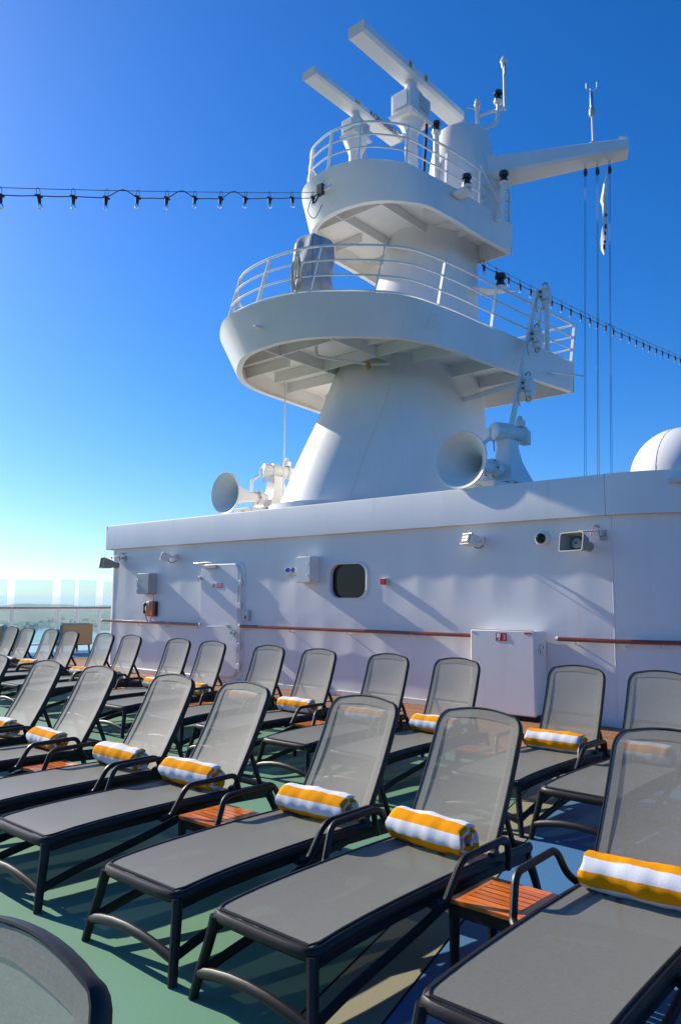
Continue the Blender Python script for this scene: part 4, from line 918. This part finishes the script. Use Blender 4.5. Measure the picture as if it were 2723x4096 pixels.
    def bgrid(off, inn=None):
        m_ = MB(); sv = [.0+(BL-.006)*(1-(1-i/nv)**1.3) for i in range(nv+1)]
        for s_ in sv:
            w_ = max(.002, halfw(s_)-.004)
            for j in range(nu+1):
                u_ = 2*j/nu-1; m_.v.append(tuple(bpt(u_*w_, s_, off+.006-.012*(1-u_*u_)*math.sin(PI*s_/BL))))
        m_.f = [(i*(nu+1)+j, i*(nu+1)+j+1, (i+1)*(nu+1)+j+1, (i+1)*(nu+1)+j) for i in range(nv) for j in range(nu)]
        return m_
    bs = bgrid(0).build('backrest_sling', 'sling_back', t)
    # doubled hem along the edge
    m_ = MB(); ring0 = []; ring1 = []
    for x, s_ in full:
        ring0.append(tuple(bpt(x*.978, min(s_, BL-.010), .0105)))
        sx = .055; xi = math.copysign(max(0, abs(x)-sx), x) if abs(x) > 0 else 0
        si = min(s_, BL-.075+.02*(1-(abs(x)/.26)**2))
        ring1.append(tuple(bpt(xi, si, .0075)))
    m_.quadstrip([ring0, ring1], close=False); m_.build('hem', 'sling_back', bs)
    # adjustable prop behind the back with its rungs
    pr = MB()
    for s in (-1, 1): pr.tube([tuple(bpt(s*.20, .34, -.03)), (s*.205, 1.60, .50), (s*.21, 1.665, .335)], .016, 8, sq=(.8, 1.2))
    pr.tube(fillet([(-.205, 1.60, .50), (-.12, 1.63, .475), (.12, 1.63, .475), (.205, 1.60, .50)], .05, 3), .012, 8)
    pr.tube(fillet([(-.21, 1.64, .41), (-.12, 1.66, .385), (.12, 1.66, .385), (.21, 1.64, .41)], .05, 3), .012, 8)
    pr.tube([tuple(bpt(-.20, .34, -.03)), tuple(bpt(.20, .34, -.03))], .013, 8)
    pr.build('back_prop', 'frame', t)
    for s in (-1, 1): MB().box((s*.225, 1.55, .315), (.03, .32, .035), bev=.008).build('notched_rail', 'frame', t)
    return t
proto_l = make_lounger(); proto_b = make_lounger(.262)
FY = 2.215
front = [-8.32, -7.22, -6.30, -5.19, -4.32, -3.157, -2.33, -1.27, -.43]
backrow = [(-15.35, 5.85), (-14.55, 5.8), (-13.65, 5.75), (-12.75, 5.7), (-11.6, 5.65), (-10.70, 5.6), (-9.30, 5.45), (-8.43, 5.40), (-7.13, 5.26), (-6.27, 5.20), (-5.13, 5.17), (-4.28, 5.17), (-3.03, 5.165), (-2.27, 5.165)]
NUM = ['first', 'second', 'third', 'fourth', 'fifth', 'sixth', 'seventh', 'eighth', 'ninth', 'tenth', 'eleventh', 'twelfth', 'thirteenth', 'fourteenth']
seats = []
nF = len(front)
for i, x in enumerate(front): seats.append((x, FY, random.uniform(-.008, .008), 'front', NUM[nF-1-i]))
for i, (x, y) in enumerate(backrow): seats.append((x+random.uniform(-.02, .02), y+random.uniform(-.03, .03), random.uniform(-.03, .03), 'back', NUM[len(backrow)-1-i]))
for k, (x, y, rz, row, num) in enumerate(seats):
    l_ = proto_l if k == 0 else proto_b if k == nF else copy_tree(proto_l if row == 'front' else proto_b)
    l_.location = (x, y, 0); l_.rotation_euler.z = rz
    l_['label'] = f'grey mesh lounger, {num} from the right in the {"row by the wall" if row == "back" else "front row"}'
    l_['group'] = 'sun loungers in the '+('row along the wall' if row == 'back' else 'front row')
l_ = copy_tree(proto_l); l_.location = (-1.345, -.955, 0); l_.rotation_euler.z = .03; l_['label'] = 'nearest grey mesh lounger, cut off at the lower left corner'; l_['group'] = 'nearest lounger row'

# ------------------------------------------------------------------ rolled towels
def towel_mesh(seed):
    rn = random.Random(seed); mb = MB(); mb.uv = []
    turns = 3.1; nt_ = 22; n = int(turns*nt_); R0 = .097; pitch_ = .020; th = .0165; nl = 22; L = .48
    a0 = rn.uniform(1.9, 2.5)
    prof_o = []; prof_i = []; arcl = []
    s = 0; lastp = None
    for i in range(n+1):
        f = i/n; a = a0-2*PI*turns*f; r = R0-pitch_*turns*f
        px, pz = r*math.cos(a), r*math.sin(a)
        if lastp: s += math.hypot(px-lastp[0], pz-lastp[1])
        lastp = (px, pz); arcl.append(s); rin = max(.004, r-th)
        prof_o.append((r, a)); prof_i.append((rin, a))
    ph_ = [rn.random()*6.28 for _ in range(12)]
    off = rn.uniform(0, .148)
    k = 2*(n+1)
    for l in range(nl+1):
        u = l/nl; x = (u-.5)*L; e = abs(2*u-1)
        rs = 1+.03*math.sin(7*u+ph_[0])-.035*max(0, e-.9)/.1
        for side in (0, 1):
            rng = range(n+1) if side == 0 else range(n, -1, -1)
            for i in rng:
                r, a = (prof_o if side == 0 else prof_i)[i]
                r *= rs
                wr = .0022*math.sin(16*u+1.5*a+ph_[1])+.0014*math.sin(33*u-1*a+ph_[2])+.0025*math.sin(11*u+5*a+ph_[3])
                r2 = r+wr
                y_, z_ = r2*math.cos(a), r2*math.sin(a)
                z_ *= .90; y_ *= 1.06
                z_ = max(z_, -.074+.002*math.sin(30*u))
                xx = x
                if e > .9: xx = x+math.copysign((e-.9)/.1, x)*(.007*math.sin(2*a+ph_[4]+r*60)+.005*math.sin(5*a+ph_[5]))
                mb.v.append((xx, -y_, z_)); mb.uv.append(((arcl[i]+off)/.074+2, u))
    for l in range(nl):
        for j in range(k):
            a = l*k+j; b = l*k+(j+1) % k; mb.f.append((a, b, b+k, a+k))
    for l, fl in ((0, False), (nl, True)):
        for i in range(n):
            a = l*k+i; b = a+1; c = l*k+k-1-(i+1); d = l*k+k-1-i
            mb.f.append((a, b, c, d) if fl else (d, c, b, a))
    return mb
tm = []
for s in range(6): tm.append(towel_mesh(11+s).build('rolled_towel', 'towel', ang=70))
used = [False]*6
def put_towel(k, label_where, idx):
    x, y, rz, row, num = seats[idx]
    v = (idx*5+idx//6) % 6
    if not used[v]: o = tm[v]; used[v] = True
    else: o = tm[v].copy(); C.objects.link(o)
    sc = random.uniform(.96, 1.06)
    o.location = (x+random.uniform(-.03, .02), y+1.235+random.uniform(-.02, .02), .379+.074*sc); o.rotation_euler = (random.uniform(-.1, .1), 0, rz+random.uniform(-.07, .07)); o.scale = (sc*random.uniform(.95, 1.05), sc*random.uniform(.96, 1.08), sc)
    tag(o, f'yellow striped towel roll, {num} from the right in the {label_where}', 'towel', 'rolled striped towels on the loungers')
for i in range(nF): put_towel(i, 'front row', i)
for i in range(len(backrow)): put_towel(i, 'row by the wall', nF+i)

# ------------------------------------------------------------------ side tables
def make_table():
    t = thing('side_table', (0, 0, 0), 'table', 'side table', 'teak side tables between the loungers')
    w, d, z = .36, .37, .335; bw = .045
    q = MB()
    fr_ = MB(); fr_.box((0, -d/2+.012, z-.045), (w-.01, .018, .05)); fr_.box((0, d/2-.012, z-.045), (w-.01, .018, .05)); fr_.box((-w/2+.012, 0, z-.045), (.018, d-.05, .05)); fr_.box((w/2-.012, 0, z-.045), (.018, d-.05, .05)); fr_.build('apron', 'frame', t, smooth=False)
    for sx in (-1, 1):
        for sy in (-1, 1): MB().tube([(sx*(w/2-.018), sy*(d/2-.018), z-.03), (sx*(w/2-.016), sy*(d/2-.016), 0)], [.026, .02], 8).build('leg', 'frame', t)
    def board(pts, nm): MB().quadstrip([[(x, y, z-.018) for x, y in pts], [(x, y, z) for x, y in pts]]).build(nm, 'teak_table', t, smooth=False)
    a, b = w/2, d/2; e = .0015
    board([(-a, -b), (a, -b), (a-bw-e, -b+bw), (-a+bw+e, -b+bw)], 'border_board'); board([(a, b), (-a, b), (-a+bw+e, b-bw), (a-bw-e, b-bw)], 'border_board')
    board([(a, -b+e), (a, b-e), (a-bw, b-bw-e), (a-bw, -b+bw+e)], 'border_board'); board([(-a, b-e), (-a, -b+e), (-a+bw, -b+bw+e), (-a+bw, b-bw-e)], 'border_board')
    n = 6; ih = d-2*bw; sw = ih/n
    for k in range(n):
        y0 = -b+bw+sw*k+.004; y1 = -b+bw+sw*(k+1)-.004
        board([(-a+bw+.002, y0), (a-bw-.002, y0), (a-bw-.002, y1), (-a+bw+.002, y1)], 'slat')
    return t
pt_ = make_table(); first = True
tabs = [(-1.79, 3.21, 'between the first two lounger pairs at the lower right'), (-3.75, 3.21, 'in the front row, second table from the right'), (-5.76, 3.21, 'in the front row, third table from the right'), (-5.70, 6.20, 'in the row along the wall, left of the tall locker'), (-3.66, 6.2, 'in the row along the wall, in front of the tall locker'), (-7.78, 6.3, 'in the row along the wall, in front of the oval window'), (-7.77, 3.21, 'in the front row, leftmost table'), (-9.98, 6.5, 'in the row along the wall, before the long handrail')]
for x, y, lab in tabs:
    t = pt_ if first else copy_tree(pt_); first = False
    t.location = (x, y, 0); t['label'] = 'low teak slatted table '+lab

# ------------------------------------------------------------------ air
hz = MB().box((-1500, 1500, -8), (15000, 15000, 52)).build('haze', 'caulk', smooth=False)
hm = bpy.data.materials.new('sea_haze'); hm.use_nodes = True; hn = hm.node_tree; hn.nodes.clear()
ho = hn.nodes.new('ShaderNodeOutputMaterial'); hv = hn.nodes.new('ShaderNodeVolumePrincipled')
hv.inputs['Color'].default_value = (.80, .90, 1, 1); hv.inputs['Density'].default_value = .00022; hv.inputs['Anisotropy'].default_value = .2
hn.links.new(hv.outputs[0], ho.inputs['Volume']); hz.data.materials.clear(); hz.data.materials.append(hm); hz['kind'] = 'stuff'; hz['label'] = 'pale sea haze over the far shore'
